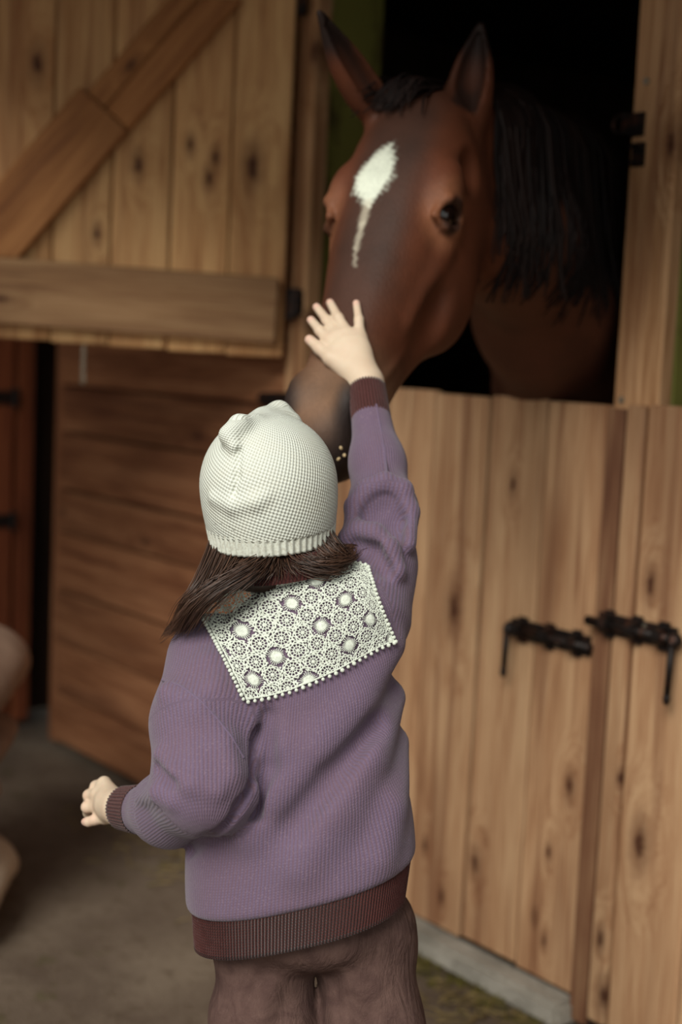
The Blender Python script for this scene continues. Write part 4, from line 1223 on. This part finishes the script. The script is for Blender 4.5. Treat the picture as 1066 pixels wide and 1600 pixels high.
for _ in range(3):
    pd = np.pad(dd, 1, 'edge'); dd = np.minimum(dd, (pd[1:-1, 1:-1] * 2 + pd[2:, 1:-1] + pd[:-2, 1:-1] + pd[1:-1, 2:] + pd[1:-1, :-2]) / 6)
base = np.array([[G(PXY[i, j, 0], PXY[i, j, 1], dd[i, j]) for j in range(nb_)] for i in range(na)])
NA, NB = 470, 290
fa = np.linspace(0, na - 1, NA); fb = np.linspace(0, nb_ - 1, NB)
def bil(A, fa, fb):
    i = np.clip(fa.astype(int), 0, A.shape[0] - 2); j = np.clip(fb.astype(int), 0, A.shape[1] - 2); s = (fa - i)[:, None, None]; t = (fb - j)[None, :, None]
    return A[i][:, j] * (1 - s) * (1 - t) + A[i + 1][:, j] * s * (1 - t) + A[i][:, j + 1] * (1 - s) * t + A[i + 1][:, j + 1] * s * t
S = bil(base, fa, fb)
# pattern in collar units: x 0..Wc, y 0..Hc (metres)
Wc, Hc = .245, .150
x, y = np.meshgrid(np.linspace(0, Wc, NA), np.linspace(0, Hc, NB), indexing='ij')
field = np.full(x.shape, -1.0); relief = np.zeros(x.shape)
sp_ = .0285; cen = []
for r_i in range(-1, 8):
    for c_i in range(-1, 12):
        cen.append(((c_i + .5 * (r_i % 2)) * sp_ + .010, r_i * sp_ * .80 + .008, (r_i * 2 + c_i) % 5 == 0))
best = np.full(x.shape, 9.0); bx = np.zeros(x.shape); by = np.zeros(x.shape); kind = np.zeros(x.shape, bool); ph0 = np.zeros(x.shape)
for (cx_, cy_, kd) in cen:
    r = np.hypot(x - cx_, y - cy_); m = r < best
    best[m] = r[m]; bx[m] = (x - cx_)[m]; by[m] = (y - cy_)[m]; kind[m] = kd; ph0[m] = cx_ * 300 + cy_ * 170
r = best; th = np.arctan2(by, bx) + ph0
solid = np.zeros(x.shape)
# rosette: button, spokes, ring, second spokes, scalloped outer ring
ringd = lambda rad, w: np.clip(1 - np.abs(r - rad) / w, 0, 1)
spoke = lambda n, w, lo, hi: np.clip(1 - np.abs(np.sin(th * n / 2)) * r * 2 / n / w, 0, 1) * ((r > lo) & (r < hi))
ros = np.maximum.reduce([np.clip(1 - r / .0018, 0, 1), spoke(8, .0008, 0, .0056), ringd(.0056, .0010), spoke(12, .0009, .005, .0098), ringd(.0102, .0013),
                         ringd(.0126 + .0011 * np.cos(th * 10), .0019)])
tuft = np.maximum.reduce([np.clip(1.3 - r / (.0040 + .0014 * np.cos(th * 4)), 0, 1), spoke(26, .0007, 0, .0120 + .002 * np.cos(th * 4))])
pat = np.where(kind, tuft, ros)
fill = (np.sin(x * 900 + 2 * np.sin(y * 310)) * np.sin(y * 880 + 2 * np.sin(x * 290)) > .06) * .6 * (r > .0132)
pat = np.maximum(pat, fill)
ed = np.minimum.reduce([x, Wc - x, Hc - y, y + .002]); pat = np.maximum(pat, np.clip(1 - np.abs(ed - .0028) / .0016, 0, 1))
pat = np.where((ed < .0012), 0, pat)
hgt = np.clip(pat, 0, 1) ** .6
dPa = np.gradient(S, axis=0); dPb = np.gradient(S, axis=1); N_ = np.cross(dPa, dPb); N_ /= np.linalg.norm(N_, axis=2)[..., None] + 1e-9
N_ *= np.where((N_[..., 1:2]) > 0, -1, 1)
S2 = S + N_ * (hgt * .0022)[..., None]
keep = (pat[:-1, :-1] + pat[1:, :-1] + pat[:-1, 1:] + pat[1:, 1:]) / 4 > .34
ii, jj = np.nonzero(keep)
Fq = np.stack([ii * NB + jj, (ii + 1) * NB + jj, (ii + 1) * NB + jj + 1, ii * NB + jj + 1], 1)
used = np.unique(Fq); remap = np.full(NA * NB, -1); remap[used] = np.arange(len(used))
gl = NT('white_lace'); LACE = gl.out(gl.mix(gl.smooth(gl.noise(gl.obj(), 380, 2), .35, .7), srgb(216, 221, 209), srgb(198, 201, 188)), .85, .15)
collar = gmesh('lace_collar', S2.reshape(-1, 3)[used], remap[Fq], LACE)
# picot beads along the edges
pic = []
def edge_pts(arr, step):
    L = np.concatenate([[0], np.cumsum(np.linalg.norm(np.diff(arr, axis=0), axis=1))]); t = np.arange(step / 2, L[-1], step)
    return np.stack([np.interp(t, L, arr[:, k]) for k in range(3)], 1)
cenS = S.mean((0, 1))
sphV, sphF = None, None
bms = bmesh.new(); bmesh.ops.create_icosphere(bms, subdivisions=1, radius=1.0)
sv = np.array([v.co[:] for v in bms.verts]); sf = np.array([[v.index for v in f.verts] for f in bms.faces]); bms.free()
Vs, Fs = [], []
for arr, stp in ((S[:, 0], .0078), (S[:, -1], .0092), (S[0, :], .0062), (S[-1, :], .0062)):
    for p_ in edge_pts(arr, stp):
        o_ = unit(p_ - cenS); c_ = p_ + o_ * .0012 + np.array([0, -.002, 0]); rr = rng.uniform(.0027, .0034)
        Fs.append(sf + len(Vs) * len(sv)); Vs.append(sv * rr + c_)
pm_ = gmesh('picot_edge', np.concatenate(Vs), np.concatenate(Fs), LACE, parent=collar)

# ------------------------------------------------ hair
HAIR = hair_mat('brown_hair', (40, 26, 20), (84, 58, 44), .38)
gA = [(340, 800, 1.945), (326, 862, 1.912), (304, 922, 1.880), (286, 962, 1.885), (278, 1000, 1.92)]
gB = [(370, 810, 1.895), (356, 868, 1.876), (332, 918, 1.842), (302, 950, 1.842), (282, 988, 1.87)]
gC = [(425, 815, 1.885), (416, 868, 1.866), (382, 898, 1.836), (336, 926, 1.828), (298, 958, 1.85)]
gC2 = [(430, 815, 1.885), (438, 862, 1.872), (464, 884, 1.858), (500, 892, 1.852), (530, 884, 1.87)]
gD = [(466, 812, 1.890), (482, 856, 1.878), (508, 880, 1.866), (534, 882, 1.875), (548, 874, 1.90)]
gE = [(502, 796, 1.915), (518, 838, 1.902), (534, 860, 1.898), (546, 870, 1.915), (552, 872, 1.935)]
def spl(c, n):
    c = np.asarray(c, float); t = np.linspace(0, len(c) - 1, n)
    return np.stack(lerp_table(t, np.column_stack([np.arange(len(c)), c])), 1)
gg = lambda g: np.array([G(*p_) for p_ in g])
gM1 = [(428, 815, 1.885), (420, 862, 1.870), (402, 886, 1.840), (374, 904, 1.832), (342, 922, 1.832)]
gM2 = [(445, 812, 1.885), (452, 856, 1.870), (466, 880, 1.856), (490, 890, 1.850), (512, 890, 1.858)]
L3 = [gg(gA), gg(gB), gg(gC)]; R3_ = [gg(gC2), gg(gD), gg(gE)]; M3 = [gg(gC), gg(gM1), gg(gM2)]
nh = 2400; NP = 11; H_ = np.zeros((nh, NP, 3))
for i in range(nh):
    fam = L3 if i < nh * .48 else R3_ if i < nh * .76 else M3
    w_ = rng.uniform(0, 1.999); k = int(w_); fr = w_ - k
    c = fam[k] * (1 - fr) + fam[k + 1] * fr
    n_ = rng.normal(0, 1, 3) * np.array([.004, .004, .004])
    cut = rng.uniform(.86, 1.06) if fam is not M3 else rng.uniform(.60, .85)
    c = spl(c, NP * 3)[:int(NP * 3 * min(cut, 1.0))]; c = c[np.linspace(0, len(c) - 1, NP).astype(int)]
    spread = np.linspace(.4, 1.8, NP)[:, None]
    c = c + n_ * spread + rng.normal(0, 1, 3) * .0012 * np.sin(np.linspace(0, 6, NP))[:, None]
    c[:, 1] += rng.uniform(0, .016)
    H_[i] = c
H_ = push_out(H_.reshape(-1, 3), sd_sweater, .015).reshape(nh, NP, 3)
fl = H_.reshape(-1, 3); Rc = Gdir(PXY[..., 0].ravel(), PXY[..., 1].ravel())
cgx = (Rc[:, 0] / Rc[:, 1]); cgz = (Rc[:, 2] / Rc[:, 1]); pxh = fl[:, 0] / fl[:, 1]; pzh = (fl[:, 2] - CAM[2]) / fl[:, 1]
for s_ in range(0, len(fl), 2000):                        # keep the hair on top of the collar
    d2 = (pxh[s_:s_ + 2000, None] - cgx[None]) ** 2 + (pzh[s_:s_ + 2000, None] - cgz[None]) ** 2
    k_ = d2.argmin(1); near_ = d2[np.arange(len(k_)), k_] < (6 / FPX) ** 2
    yl = base.reshape(-1, 3)[k_, 1] - .006; yy = fl[s_:s_ + 2000, 1]
    sc = np.where(near_ & (yy > yl), yl / yy, 1.0)[:, None]
    fl[s_:s_ + 2000] = ray_o + (fl[s_:s_ + 2000] - ray_o) * sc
H_ = fl.reshape(nh, NP, 3)
strands('hair', list(H_), np.where(np.arange(nh) % 20 == 0, .0006, rng.uniform(.0006, .0012, nh)), HAIR, person, GO, 4)
# hair lying on the head below the hat, so that no skin shows through
def sd_cap(P):
    d = sd_ell(P, HCN + [0, -.012, -.02], (.080, .090, .098)); d = smin(d, sd_ell(P, HCN + [0, -.03, -.10], (.055, .045, .055)), .03)
    return smax(smax(d, P[:, 1] - (HCN[1] + .045), .01), HCN[2] - .135 - P[:, 2], .01)
V, Q = surface_nets(sd_cap, HCN - .16, HCN + .15, .006)
me = mesh_np('scalp_hair', V - GO, Q); attr_f(me, 'strand', np.full(len(V), .15)); link('scalp_hair', me, HAIR, person)


# pale crumbs of feed on the horse's lip
gc = NT('feed_crumb'); CRUMB = gc.out(gc.mix(gc.noise(gc.obj(), 90), srgb(214, 190, 150), srgb(190, 162, 120)), .8, .2)
cpx = np.array([533., 538., 529.]); cpy = np.array([700., 711., 717.])
cdd = surf_depth(hor_g, cpx, cpy, 1.95, 2.6, .002)
for a_, b_, d_ in zip(cpx, cpy, cdd):
    o_ = joined('feed_crumb', [p_ball((0, 0, 0), (.0028, .0024, .0036), 8)], CRUMB, None, True)
    o_.location = tuple(pix(a_, b_, d_ - .001)); o_.rotation_euler = (.3, .5, a_)
    tag(o_, "tiny pale crumb of feed stuck to the horse's lip beside the raised sleeve", 'crumb', "crumbs on the horse's lip")
